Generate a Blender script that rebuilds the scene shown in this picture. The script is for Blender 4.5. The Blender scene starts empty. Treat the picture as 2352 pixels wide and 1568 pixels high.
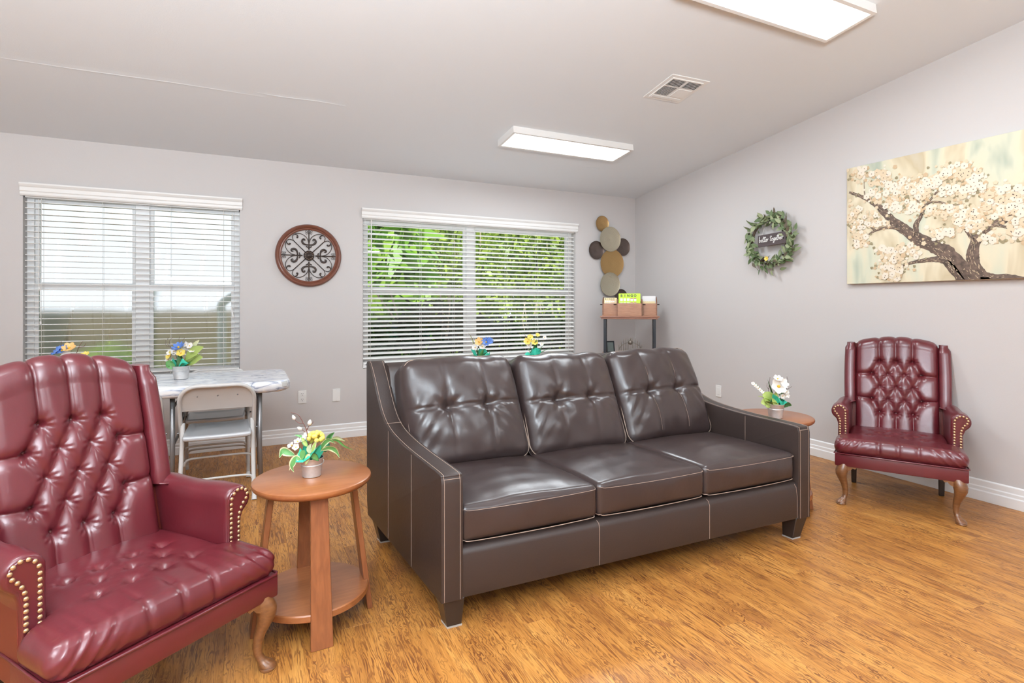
import bpy, bmesh, math, random
import numpy as np
from mathutils import Vector, Matrix, noise

SC = bpy.context.scene
COL = SC.collection
PI = math.pi
rad = math.radians
random.seed(7)

# ------------------------------------------------------------------ camera, world, sun, exposure
XR, YB, ZC, SLOPE = 4.282, 5.377, 2.556, 0.1201      # right wall, back wall, ceiling height at back wall, ceiling pitch
XL, YF, YRIDGE = -3.3, -4.9, 0.24
cam_d = bpy.data.cameras.new('camera')
cam = bpy.data.objects.new('camera', cam_d)
COL.objects.link(cam)
cam.location = (0, 0, 1.27)
cam.rotation_euler = (rad(90), 0, rad(-25.876))
cam_d.sensor_fit = 'HORIZONTAL'
cam_d.sensor_width = 36
cam_d.lens = 36 * 1258.36 / 2352
cam_d.shift_y = -(784 - 697.26) / 2352
cam_d.clip_start = 0.05
SC.camera = cam

world = bpy.data.worlds.new('sky')
SC.world = world
world.use_nodes = True
bg = world.node_tree.nodes['Background']
bg.inputs[0].default_value = (0.86, 0.93, 1.0, 1)
bg.inputs[1].default_value = 1.5

sun_d = bpy.data.lights.new('sun', 'SUN')
sun = bpy.data.objects.new('sun', sun_d)
COL.objects.link(sun)
sun_d.energy = 6.0
sun_d.angle = rad(1.5)
sun_d.color = (1, 0.95, 0.86)
sun.rotation_euler = Vector((0.25, 0.62, -0.74)).to_track_quat('-Z', 'Y').to_euler()

# added fill lamp standing in for a bounced strobe: a big soft source behind the camera aimed up at the ceiling
fl_d = bpy.data.lights.new('added_bounce_fill', 'AREA')
ceil_fill = bpy.data.objects.new('added_bounce_fill', fl_d)
COL.objects.link(ceil_fill)
fl_d.shape = 'DISK'
fl_d.size = 1.6
fl_d.energy = 760
fl_d.color = (0.83, 0.93, 1.0)
ceil_fill.location = (-0.7, -1.0, 1.7)
ceil_fill.rotation_euler = (rad(180 - 8), 0, 0)

PANEL_W = 33.0       # watts of each ceiling panel's lamp
PANEL_C = (0.86, 0.94, 1.0)
SC.view_settings.view_transform = 'Standard'
SC.view_settings.look = 'None'
SC.view_settings.exposure = 0.0
SC.view_settings.gamma = 1.0
SC.view_settings.use_curve_mapping = False
SC.cycles.max_bounces = 7
SC.cycles.diffuse_bounces = 4
SC.cycles.glossy_bounces = 3
SC.cycles.transmission_bounces = 4
SC.cycles.transparent_max_bounces = 12
SC.cycles.caustics_reflective = False
SC.cycles.caustics_refractive = False
SC.cycles.sample_clamp_indirect = 4.0


def ceil_z(y):
    return ZC + SLOPE * (YB - y) if y > YRIDGE else ZC + SLOPE * (YB - YRIDGE) - SLOPE * (YRIDGE - y)


# ------------------------------------------------------------------ helpers: materials
MATS = {}


def mat(name, base, rough=0.5, metal=0.0, coat=0.0, spec=0.5, sheen=0.0, emit=None, estr=0.0, bump=None, var=None, trans=0.0, coat_rough=0.1):
    """plain procedural material; bump=(scale, strength, detail); var=(scale, amount) mottles the colour a little"""
    if name in MATS:
        return MATS[name]
    m = bpy.data.materials.new(name)
    m.use_nodes = True
    nt = m.node_tree
    b = nt.nodes['Principled BSDF']
    b.inputs['Base Color'].default_value = (*base, 1)
    b.inputs['Roughness'].default_value = rough
    b.inputs['Metallic'].default_value = metal
    b.inputs['Coat Weight'].default_value = coat
    b.inputs['Coat Roughness'].default_value = coat_rough
    b.inputs['Specular IOR Level'].default_value = spec
    b.inputs['Sheen Weight'].default_value = sheen
    if emit:
        b.inputs['Emission Color'].default_value = (*emit, 1)
        b.inputs['Emission Strength'].default_value = estr
    tc = nt.nodes.new('ShaderNodeTexCoord')
    if var:
        n = nt.nodes.new('ShaderNodeTexNoise')
        n.inputs['Scale'].default_value = var[0]
        n.inputs['Detail'].default_value = 4
        nt.links.new(tc.outputs['Object'], n.inputs['Vector'])
        r = nt.nodes.new('ShaderNodeValToRGB')
        lo, hi = 1 - var[1], 1 + var[1]
        r.color_ramp.elements[0].position = 0.3
        r.color_ramp.elements[1].position = 0.7
        r.color_ramp.elements[0].color = (*[c * lo for c in base], 1)
        r.color_ramp.elements[1].color = (*[min(1, c * hi) for c in base], 1)
        nt.links.new(n.outputs[0], r.inputs[0])
        nt.links.new(r.outputs[0], b.inputs['Base Color'])
    if bump:
        n = nt.nodes.new('ShaderNodeTexNoise')
        n.inputs['Scale'].default_value = bump[0]
        n.inputs['Detail'].default_value = bump[2] if len(bump) > 2 else 3
        nt.links.new(tc.outputs['Object'], n.inputs['Vector'])
        bp = nt.nodes.new('ShaderNodeBump')
        bp.inputs['Strength'].default_value = bump[1]
        bp.inputs['Distance'].default_value = 0.01
        nt.links.new(n.outputs[0], bp.inputs['Height'])
        nt.links.new(bp.outputs[0], b.inputs['Normal'])
        if coat:
            nt.links.new(bp.outputs[0], b.inputs['Coat Normal'])
    MATS[name] = m
    return m


def wood(name, light, dark, scale=(1.2, 14, 14), rough=0.4, coat=0.2, wave=6.0):
    """straight-grained wood, grain along object X"""
    if name in MATS:
        return MATS[name]
    m = bpy.data.materials.new(name)
    m.use_nodes = True
    nt = m.node_tree
    b = nt.nodes['Principled BSDF']
    b.inputs['Roughness'].default_value = rough
    b.inputs['Coat Weight'].default_value = coat
    b.inputs['Coat Roughness'].default_value = 0.25
    tc = nt.nodes.new('ShaderNodeTexCoord')
    mp = nt.nodes.new('ShaderNodeMapping')
    mp.inputs['Scale'].default_value = scale
    nt.links.new(tc.outputs['Object'], mp.inputs[0])
    n = nt.nodes.new('ShaderNodeTexNoise')
    n.inputs['Scale'].default_value = wave
    n.inputs['Detail'].default_value = 6
    n.inputs['Distortion'].default_value = 0.6
    nt.links.new(mp.outputs[0], n.inputs['Vector'])
    r = nt.nodes.new('ShaderNodeValToRGB')
    r.color_ramp.elements[0].position = 0.32
    r.color_ramp.elements[1].position = 0.68
    r.color_ramp.elements[0].color = (*dark, 1)
    r.color_ramp.elements[1].color = (*light, 1)
    nt.links.new(n.outputs[0], r.inputs[0])
    nt.links.new(r.outputs[0], b.inputs['Base Color'])
    MATS[name] = m
    return m


# ------------------------------------------------------------------ helpers: meshes
class MB:
    def __init__(self):
        self.v, self.f, self.mi = [], [], []

    def add(self, vf, mi=0, M=None):
        v, f = vf
        o = len(self.v)
        if M is not None:
            v = [tuple(M @ Vector(p)) for p in v]
        self.v += [tuple(p) for p in v]
        self.f += [tuple(i + o for i in q) for q in f]
        self.mi += [mi] * len(f)
        return self

    def mesh(self, name, mats, smooth=False, bevel=0, seg=2, fix=True, angle=None):
        me = bpy.data.meshes.new(name)
        me.from_pydata(self.v, [], self.f)
        mats = mats if isinstance(mats, (list, tuple)) else [mats]
        for m in mats:
            me.materials.append(m)
        if len(mats) > 1:
            me.polygons.foreach_set('material_index', self.mi)
        if bevel or fix:
            bm = bmesh.new()
            bm.from_mesh(me)
            if fix:
                bmesh.ops.recalc_face_normals(bm, faces=bm.faces)
            if bevel:
                es = [e for e in bm.edges if len(e.link_faces) == 2 and e.calc_face_angle(0) > 0.5]
                bmesh.ops.bevel(bm, geom=es, offset=bevel, segments=seg, profile=0.5, affect='EDGES', clamp_overlap=True)
            bm.to_mesh(me)
            bm.free()
        if smooth:
            me.polygons.foreach_set('use_smooth', [True] * len(me.polygons))
            if angle:
                me.set_sharp_from_angle(angle=rad(angle))
        me.update()
        return me


def link(name, me, parent=None, loc=(0, 0, 0), rot=(0, 0, 0), scale=None):
    o = bpy.data.objects.new(name, me)
    COL.objects.link(o)
    o.location = loc
    o.rotation_euler = rot
    if scale:
        o.scale = scale
    o.parent = parent
    return o


def part(name, mb, mats, parent, loc=(0, 0, 0), rot=(0, 0, 0), **k):
    return link(name, mb.mesh(name, mats, **k), parent, loc, rot)


def tag(o, label, cat, group=None):
    o['label'] = label
    o['category'] = cat
    if group:
        o['group'] = group
    return o


def thing(name, label, cat, loc=(0, 0, 0), rotz=0.0, group=None, rot=None):
    o = bpy.data.objects.new(name, None)
    COL.objects.link(o)
    o.location = loc
    o.rotation_euler = rot if rot else (0, 0, rotz)
    return tag(o, label, cat, group)


def struct(name, mb, mats, parent=None, **k):
    o = link(name, mb.mesh(name, mats, **k), parent)
    if parent is None:
        o['kind'] = 'structure'
    return o


def copy_tree(o, parent=None):
    c = o.copy()
    COL.objects.link(c)
    c.parent = parent
    for ch in list(o.children):
        copy_tree(ch, c)
    return c


def box(x0, x1, y0, y1, z0, z1):
    v = [(x0, y0, z0), (x1, y0, z0), (x1, y1, z0), (x0, y1, z0), (x0, y0, z1), (x1, y0, z1), (x1, y1, z1), (x0, y1, z1)]
    return v, [(0, 3, 2, 1), (4, 5, 6, 7), (0, 1, 5, 4), (1, 2, 6, 5), (2, 3, 7, 6), (3, 0, 4, 7)]


def frustum(cx, cy, z0, z1, w0, d0, w1, d1, ox=0, oy=0):
    """tapered block: size w0 x d0 at z0 and w1 x d1 at z1 (shifted by ox, oy)"""
    v = []
    for z, w, d, a, b in ((z0, w0, d0, 0, 0), (z1, w1, d1, ox, oy)):
        v += [(cx + a - w / 2, cy + b - d / 2, z), (cx + a + w / 2, cy + b - d / 2, z), (cx + a + w / 2, cy + b + d / 2, z), (cx + a - w / 2, cy + b + d / 2, z)]
    return v, [(0, 3, 2, 1), (4, 5, 6, 7), (0, 1, 5, 4), (1, 2, 6, 5), (2, 3, 7, 6), (3, 0, 4, 7)]


def tube(pts, r, n=8, closed=False, flat=None):
    """round tube along a path; r a number or one per point; flat=(sx, sy) squashes the section"""
    P = [Vector(p) for p in pts]
    k = len(P)
    R = r if isinstance(r, (list, tuple)) else [r] * k
    v, f = [], []
    up = None
    for i in range(k):
        a = P[(i - 1) % k] if (closed or i > 0) else P[i]
        b = P[(i + 1) % k] if (closed or i < k - 1) else P[i]
        t = (b - a)
        if t.length < 1e-9:
            t = Vector((0, 0, 1))
        t.normalize()
        if up is None:
            up = Vector((0, 0, 1)) if abs(t.z) < 0.9 else Vector((0, 1, 0))
        x = t.cross(up)
        if x.length < 1e-6:
            x = t.cross(Vector((1, 0, 0)))
        x.normalize()
        y = x.cross(t).normalized()
        up = y
        for j in range(n):
            an = 2 * PI * j / n
            s, c = math.sin(an) * R[i], math.cos(an) * R[i]
            if flat:
                c *= flat[0]
                s *= flat[1]
            v.append(tuple(P[i] + x * c + y * s))
    m = k if closed else k - 1
    for i in range(m):
        for j in range(n):
            a, b = i * n + j, i * n + (j + 1) % n
            c, d = ((i + 1) % k) * n + (j + 1) % n, ((i + 1) % k) * n + j
            f.append((a, b, c, d))
    if not closed:
        f.append(tuple(range(n - 1, -1, -1)))
        f.append(tuple((k - 1) * n + j for j in range(n)))
    return v, f


def lathe(prof, n=32, cap=True):
    """spin (r, z) profile round Z"""
    v, f = [], []
    for r, z in prof:
        for j in range(n):
            a = 2 * PI * j / n
            v.append((r * math.cos(a), r * math.sin(a), z))
    for i in range(len(prof) - 1):
        for j in range(n):
            f.append((i * n + j, i * n + (j + 1) % n, (i + 1) * n + (j + 1) % n, (i + 1) * n + j))
    if cap:
        if prof[0][0] > 1e-6:
            f.append(tuple(range(n - 1, -1, -1)))
        if prof[-1][0] > 1e-6:
            f.append(tuple((len(prof) - 1) * n + j for j in range(n)))
    return v, f


def prism(out, a0, a1, axis='x'):
    """extrude a 2D outline: axis x -> outline in (y, z); y -> (x, z); z -> (x, y)"""
    k = len(out)
    v = []
    for a in (a0, a1):
        for p, q in out:
            v.append((a, p, q) if axis == 'x' else (p, a, q) if axis == 'y' else (p, q, a))
    f = [tuple(range(k)), tuple(range(2 * k - 1, k - 1, -1))]
    for i in range(k):
        j = (i + 1) % k
        f.append((i, j, k + j, k + i))
    return v, f


def grid_faces(nu, nv):
    return [(i * nv + j, (i + 1) * nv + j, (i + 1) * nv + j + 1, i * nv + j + 1) for i in range(nu - 1) for j in range(nv - 1)]


def sphere(c, r, nu=10, nv=6, sz=1.0):
    v, f = [(c[0], c[1], c[2] - r * sz)], []
    for i in range(1, nv):
        t = PI * i / nv
        for j in range(nu):
            a = 2 * PI * j / nu
            v.append((c[0] + r * math.sin(t) * math.cos(a), c[1] + r * math.sin(t) * math.sin(a), c[2] - r * sz * math.cos(t)))
    v.append((c[0], c[1], c[2] + r * sz))
    for j in range(nu):
        f.append((0, 1 + (j + 1) % nu, 1 + j))
    for i in range(nv - 2):
        for j in range(nu):
            a = 1 + i * nu
            f.append((a + j, a + (j + 1) % nu, a + nu + (j + 1) % nu, a + nu + j))
    L = len(v) - 1
    a = 1 + (nv - 2) * nu
    for j in range(nu):
        f.append((a + j, a + (j + 1) % nu, L))
    return v, f


def rbox(sx, sy, sz, r, n=(16, 16, 8), fn=None):
    """rounded box centred at the origin, n cells per axis, fn(p, q, inner) may move each point (q in -1..1)"""
    idx, v, f = {}, [], []

    def sp(t):            # crowd points towards the edges
        return 0.5 * math.sin(PI * t) * 0.55 + t * 0.45 * 1.0

    def vid(i, j, k):
        key = (i, j, k)
        if key not in idx:
            q = [sp(i / n[0] - 0.5) * 2, sp(j / n[1] - 0.5) * 2, sp(k / n[2] - 0.5) * 2]
            p = [q[0] * sx / 2, q[1] * sy / 2, q[2] * sz / 2]
            s = (sx, sy, sz)
            inn = [max(-s[a] / 2 + r, min(s[a] / 2 - r, p[a])) for a in range(3)]
            d = Vector([p[a] - inn[a] for a in range(3)])
            if d.length > 1e-9:
                d = d.normalized() * r
            P = Vector(inn) + d
            if fn:
                P = fn(P, q)
            idx[key] = len(v)
            v.append(tuple(P))
        return idx[key]
    for i in range(n[0]):
        for j in range(n[1]):
            for k in (0, n[2]):
                q = (vid(i, j, k), vid(i + 1, j, k), vid(i + 1, j + 1, k), vid(i, j + 1, k))
                f.append(q if k else q[::-1])
    for i in range(n[0]):
        for k in range(n[2]):
            for j in (0, n[1]):
                q = (vid(i, j, k), vid(i + 1, j, k), vid(i + 1, j, k + 1), vid(i, j, k + 1))
                f.append(q[::-1] if j else q)
    for j in range(n[1]):
        for k in range(n[2]):
            for i in (0, n[0]):
                q = (vid(i, j, k), vid(i, j + 1, k), vid(i, j + 1, k + 1), vid(i, j, k + 1))
                f.append(q if i else q[::-1])
    return v, f


def smooth_path(pts, n=8, closed=False):
    """Catmull-Rom through the points"""
    P = [Vector(p) for p in pts]
    k = len(P)
    out = []
    for i in range(k if closed else k - 1):
        p0 = P[(i - 1) % k] if closed or i > 0 else P[i]
        p1, p2 = P[i], P[(i + 1) % k]
        p3 = P[(i + 2) % k] if closed or i + 2 < k else P[(i + 1) % k]
        for j in range(n):
            t = j / n
            out.append(0.5 * ((2 * p1) + (p2 - p0) * t + (2 * p0 - 5 * p1 + 4 * p2 - p3) * t * t + (3 * p1 - p0 - 3 * p2 + p3) * t ** 3))
    if not closed:
        out.append(P[-1])
    return out


def text_mesh(s, size, extrude, name, bold=0.0):
    """lettering turned into a mesh, in the XY plane, centred"""
    c = bpy.data.curves.new(name, 'FONT')
    c.body = s
    c.size = size
    c.extrude = extrude
    c.offset = bold
    c.resolution_u = 3
    c.align_x = 'CENTER'
    c.align_y = 'CENTER'
    o = bpy.data.objects.new(name, c)
    COL.objects.link(o)
    dg = bpy.context.evaluated_depsgraph_get()
    dg.update()
    me = bpy.data.meshes.new_from_object(o.evaluated_get(dg))
    me.name = name
    bpy.data.objects.remove(o)
    bpy.data.curves.remove(c)
    return me


# ------------------------------------------------------------------ materials
M_wall = mat('wall_paint', (0.560, 0.53, 0.518), 0.62, bump=(220, 0.06, 2))
M_ceil = mat('ceiling_paint', (0.755, 0.785, 0.81), 0.65, bump=(150, 0.05, 2))
M_trim = mat('white_trim', (0.84, 0.84, 0.84), 0.35)
M_vinyl = mat('white_vinyl', (0.88, 0.88, 0.88), 0.38)
M_slat = mat('blind_slat', (0.88, 0.865, 0.84), 0.4)
M_cord = mat('blind_cord', (0.78, 0.76, 0.72), 0.6)
M_burg = mat('burgundy_leather', (0.105, 0.0115, 0.0165), 0.33, coat=0.3, coat_rough=0.2, var=(3.5, 0.18), bump=(55, 0.04, 4))
M_burg_dark = mat('burgundy_piping', (0.105, 0.012, 0.018), 0.3, coat=0.3)
M_burg_side = mat('burgundy_outside_panel', (0.12, 0.016, 0.010), 0.42)
M_brown = mat('brown_leather', (0.036, 0.023, 0.0215), 0.31, coat=0.15, coat_rough=0.22, var=(3, 0.12), bump=(38, 0.06, 4))
M_brown_side = mat('brown_vinyl', (0.031, 0.0195, 0.0165), 0.44, bump=(120, 0.05, 2))
M_stitch = mat('tan_stitching', (0.33, 0.24, 0.19), 0.7)
M_espresso = mat('espresso_leg', (0.022, 0.015, 0.013), 0.35, coat=0.2)
M_glide = mat('grey_glide', (0.5, 0.48, 0.46), 0.4)
M_brass = mat('antique_brass', (0.62, 0.43, 0.24), 0.32, metal=0.75)
M_oak = wood('cabriole_wood', (0.20, 0.082, 0.029), (0.13, 0.048, 0.016), rough=0.35, coat=0.3)
M_darkwood = mat('dark_leg_wood', (0.03, 0.018, 0.013), 0.4)
M_cherry = wood('cherry_wood', (0.31, 0.110, 0.038), (0.245, 0.080, 0.026), scale=(1.5, 10, 10), rough=0.33, coat=0.3)
M_cherry_leg = wood('cherry_leg_wood', (0.25, 0.085, 0.031), (0.185, 0.058, 0.021), scale=(10, 10, 1.5), rough=0.36, coat=0.25)
M_grey = mat('beige_painted_steel', (0.56, 0.54, 0.52), 0.38)
M_greyseat = mat('grey_seat_steel', (0.52, 0.53, 0.55), 0.3, metal=0.15)
M_steel = mat('grey_leg_steel', (0.22, 0.21, 0.21), 0.35, metal=0.6)
M_rubber = mat('pale_rubber', (0.62, 0.61, 0.6), 0.6)
M_black = mat('black_metal', (0.022, 0.023, 0.027), 0.42, metal=0.3)
M_bronze = mat('bronze_scroll', (0.05, 0.034, 0.028), 0.4, metal=0.5)
M_copperwood = mat('red_brown_rim', (0.155, 0.050, 0.028), 0.33, coat=0.3)
M_zinc = mat('galvanised_zinc', (0.66, 0.66, 0.66), 0.40, metal=0.7, var=(30, 0.15))
M_tissue = mat('teal_tissue', (0.03, 0.44, 0.29), 0.6)
M_white = mat('white_plastic', (0.80, 0.79, 0.77), 0.35)
M_slot = mat('dark_slot', (0.025, 0.02, 0.018), 0.8, spec=0.05)

# ------------------------------------------------------------------ floor planks
def floor_material():
    m = bpy.data.materials.new('laminate_planks')
    m.use_nodes = True
    nt = m.node_tree
    N, L = nt.nodes, nt.links
    b = N['Principled BSDF']
    b.inputs['Roughness'].default_value = 0.36
    b.inputs['Specular IOR Level'].default_value = 0.36
    tc = N.new('ShaderNodeTexCoord')
    oi = N.new('ShaderNodeObjectInfo')
    mul = N.new('ShaderNodeVectorMath')
    mul.operation = 'SCALE'
    mul.inputs[0].default_value = (3.7, 17.3, 41.0)
    L.new(oi.outputs['Random'], mul.inputs['Scale'])
    add = N.new('ShaderNodeVectorMath')
    add.operation = 'ADD'
    L.new(tc.outputs['Object'], add.inputs[0])
    L.new(mul.outputs[0], add.inputs[1])

    def noise_at(scale, detail=2, dist=0.0, s=1.0):
        mp = N.new('ShaderNodeMapping')
        mp.inputs['Scale'].default_value = scale
        L.new(add.outputs[0], mp.inputs[0])
        n = N.new('ShaderNodeTexNoise')
        n.inputs['Scale'].default_value = s
        n.inputs['Detail'].default_value = detail
        n.inputs['Distortion'].default_value = dist
        L.new(mp.outputs[0], n.inputs['Vector'])
        return n.outputs[0]

    def math_n(op, a, bval=None, bsock=None):
        n = N.new('ShaderNodeMath')
        n.operation = op
        if hasattr(a, 'links'):
            L.new(a, n.inputs[0])
        else:
            n.inputs[0].default_value = a
        if bsock is not None:
            L.new(bsock, n.inputs[1])
        elif bval is not None:
            n.inputs[1].default_value = bval
        return n.outputs[0]

    def ramp(src, stops):
        r = N.new('ShaderNodeValToRGB')
        e = r.color_ramp.elements
        while len(e) < len(stops):
            e.new(0.5)
        for k, (p, c) in enumerate(stops):
            e[k].position = p
            e[k].color = (*c, 1) if len(c) == 3 else c
        L.new(src, r.inputs[0])
        return r.outputs[0]

    def mix(fac, a, bb, mode='MIX'):
        n = N.new('ShaderNodeMix')
        n.data_type = 'RGBA'
        n.blend_type = mode
        if hasattr(fac, 'links'):
            L.new(fac, n.inputs[0])
        else:
            n.inputs[0].default_value = fac
        L.new(a, n.inputs[6])
        L.new(bb, n.inputs[7])
        return n.outputs[2]

    def wave(scale, wscale, dist, dscale):
        mp = N.new('ShaderNodeMapping')
        mp.inputs['Scale'].default_value = scale
        L.new(add.outputs[0], mp.inputs[0])
        w = N.new('ShaderNodeTexWave')
        w.wave_type = 'BANDS'
        w.bands_direction = 'X'
        w.inputs['Scale'].default_value = wscale
        w.inputs['Distortion'].default_value = dist
        w.inputs['Detail'].default_value = 2.5
        w.inputs['Detail Scale'].default_value = dscale
        L.new(mp.outputs[0], w.inputs['Vector'])
        return w.outputs['Fac']

    w1, w0 = (1, 1, 1), (0, 0, 0)
    base = ramp(noise_at((8, 2.0, 1), 3, 0.8), [(0.28, (0.335, 0.135, 0.032)), (0.50, (0.47, 0.205, 0.048)), (0.72, (0.57, 0.275, 0.072))])
    fine = ramp(noise_at((170, 8, 1), 3, 0.2), [(0.32, (0.72, 0.64, 0.54)), (0.60, w1)])
    base = mix(0.8, base, fine, 'MULTIPLY')
    # dense wavy dark grain, swirling where the slow noise says so, nearly straight elsewhere
    swirl = ramp(wave((1, 0.42, 1), 26, 24, 1.1), [(0.50, w0), (0.80, w1)])
    straight = ramp(wave((1, 0.11, 1), 30, 18, 1.5), [(0.52, w0), (0.82, w1)])
    where = ramp(noise_at((4.5, 2.2, 1), 1.5, 0.3), [(0.47, w0), (0.58, w1)])
    lines = mix(where, straight, swirl)
    brk = ramp(noise_at((48, 9, 1), 2, 0.4), [(0.36, w0), (0.52, w1)])
    brk2 = ramp(noise_at((7, 3.0, 1), 2, 0.0), [(0.30, (0.35, 0.35, 0.35)), (0.58, w1)])
    lines = math_n('MULTIPLY', math_n('MULTIPLY', lines, bsock=brk), bsock=brk2)
    fl = ramp(noise_at((105, 11, 1), 2, 0.9), [(0.575, w0), (0.64, w1)])
    dark = math_n('MINIMUM', math_n('MAXIMUM', math_n('MULTIPLY', lines, 0.95), bsock=math_n('MULTIPLY', fl, 0.7)), 0.9)
    dcol = N.new('ShaderNodeRGB')
    dcol.outputs[0].default_value = (0.135, 0.042, 0.013, 1)
    c = mix(dark, base, dcol.outputs[0])
    kn = ramp(noise_at((8, 4.5, 1), 1.5, 0.8), [(0.64, w0), (0.76, (0.65, 0.65, 0.65))])
    kc = N.new('ShaderNodeRGB')
    kc.outputs[0].default_value = (0.235, 0.082, 0.028, 1)
    c = mix(kn, c, kc.outputs[0])
    tone = ramp(oi.outputs['Random'], [(0.0, (0.95, 0.94, 0.92)), (1.0, (1.03, 1.02, 1.0))])
    c = mix(1.0, c, tone, 'MULTIPLY')
    L.new(c, b.inputs['Base Color'])
    rr = ramp(noise_at((60, 8, 1), 2), [(0.3, (0.30, 0.30, 0.30)), (0.7, (0.44, 0.44, 0.44))])
    L.new(rr, b.inputs['Roughness'])
    bp = N.new('ShaderNodeBump')
    bp.inputs['Strength'].default_value = 0.12
    bp.inputs['Distance'].default_value = 0.002
    L.new(dark, bp.inputs['Height'])
    bp.invert = True
    L.new(bp.outputs[0], b.inputs['Normal'])
    return m


M_floor = floor_material()
floor = struct('floor', MB().add(box(XL - 0.1, XR + 0.1, YF - 0.1, YB + 0.1, -0.12, -0.0035)), M_floor)
PW, PL = 0.132, 1.215
pm = MB()
_v = []
hw, hl, bv = PW / 2 - 0.0001, PL / 2 - 0.0001, 0.0006
pm.v = [(-hw, -hl, -0.012), (hw, -hl, -0.012), (hw, hl, -0.012), (-hw, hl, -0.012), (-hw, -hl, -bv), (hw, -hl, -bv), (hw, hl, -bv), (-hw, hl, -bv),
        (-hw + bv, -hl + bv, 0), (hw - bv, -hl + bv, 0), (hw - bv, hl - bv, 0), (-hw + bv, hl - bv, 0)]
pm.f = [(0, 1, 5, 4), (1, 2, 6, 5), (2, 3, 7, 6), (3, 0, 4, 7), (4, 5, 9, 8), (5, 6, 10, 9), (6, 7, 11, 10), (7, 4, 8, 11), (8, 9, 10, 11)]
pm.mi = [0] * 9
plank_me = pm.mesh('plank', M_floor)
row = 0
x = XR - PW / 2 + 0.003
while x > -1.75:
    y = YB - PL / 2 + 0.004 - [0, 0.74, 0.31, 1.02, 0.52, 0.16, 0.88][row % 7] + (PL if row % 7 else 0)
    while y > 0.2:
        if y - PL / 2 < YB:
            link('plank', plank_me, floor, (x, y, 0))
        y -= PL
    x -= PW
    row += 1

# ------------------------------------------------------------------ walls, ceiling, baseboards
WT = 0.14
OPEN = {1: (-1.53, -0.05, 0.655, 2.13), 2: (1.01, 3.425, 0.655, 2.13)}
wb = MB()
zt = ZC + 0.3
xs = [XL - WT, OPEN[1][0], OPEN[1][1], OPEN[2][0], OPEN[2][1], XR + WT]
for a, b_ in ((0, 1), (2, 3), (4, 5)):
    wb.add(box(xs[a], xs[b_], YB, YB + WT, -0.1, zt))
for k in (1, 2):
    x0, x1, z0, z1 = OPEN[k]
    wb.add(box(x0, x1, YB, YB + WT, -0.1, z0))
    wb.add(box(x0, x1, YB, YB + WT, z1, zt))
wall_back = struct('wall_back', wb, M_wall)
prof = [(YB + WT, -0.1), (YB + WT, ceil_z(YB) + 0.12), (YRIDGE, ceil_z(YRIDGE) + 0.12), (YF - WT, ceil_z(YF) + 0.12), (YF - WT, -0.1)]
struct('wall_right', MB().add(prism(prof, XR, XR + WT)), M_wall)
struct('wall_left', MB().add(prism(prof, XL - WT, XL)), M_wall)
struct('wall_front', MB().add(box(XL, XR, YF - WT, YF, -0.1, 3.2)), M_wall)
cm = MB()
for ya, yb_ in ((YB + 0.5, YRIDGE), (YRIDGE, YF - 0.5)):
    za, zb = (ZC - SLOPE * 0.5, ceil_z(YRIDGE)) if ya > yb_ and ya > 1 else (ceil_z(YRIDGE), ceil_z(YF) - SLOPE * 0.5)
    cm.add(prism([(ya, za), (yb_, zb), (yb_, zb + 0.1), (ya, za + 0.1)], XL - 0.4, XR + 0.4))
ceiling = struct('ceiling', cm, M_ceil)
# plastered board joint that shows as a long ridge, and a shorter one by the far corner
for x0, x1, yy, w in ((-1.45, 0.15, 4.16, 0.05), (0.05, 0.66, 4.11, 0.035), (2.95, 3.25, 4.62, 0.03)):
    n = 24
    v = []
    for i in range(n + 1):
        t = i / n
        xx = x0 + (x1 - x0) * t
        h = 0.0045 * math.sin(PI * t) ** 0.5
        yc = yy + 0.008 * math.sin(t * 7)
        for dy, hh in ((-w, 0.0), (-w * 0.15, h * 0.5), (0.0, h), (0.006, 0.0)):
            v.append((xx, yc + dy, ceil_z(yc + dy) - hh + 0.0002))
    o = struct('board_joint', MB().add((v, grid_faces(n + 1, 4))), M_ceil, ceiling, smooth=False, fix=False)

bbp = [(0, 0), (0.020, 0), (0.020, 0.062), (0.0145, 0.068), (0.0145, 0.088), (0.010, 0.094), (0.010, 0.128), (0.0, 0.136)]
struct('baseboard_back', MB().add(prism([(YB - d, z) for d, z in bbp], XL, XR)), M_trim, bevel=0.0015, seg=1)
struct('baseboard_right', MB().add(prism([(XR - d, z) for d, z in bbp], YF, YB - 0.02, 'y')), M_trim, bevel=0.0015, seg=1)
struct('baseboard_left', MB().add(prism([(XL + d, z) for d, z in bbp], YF, YB - 0.02, 'y')), M_trim)

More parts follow.
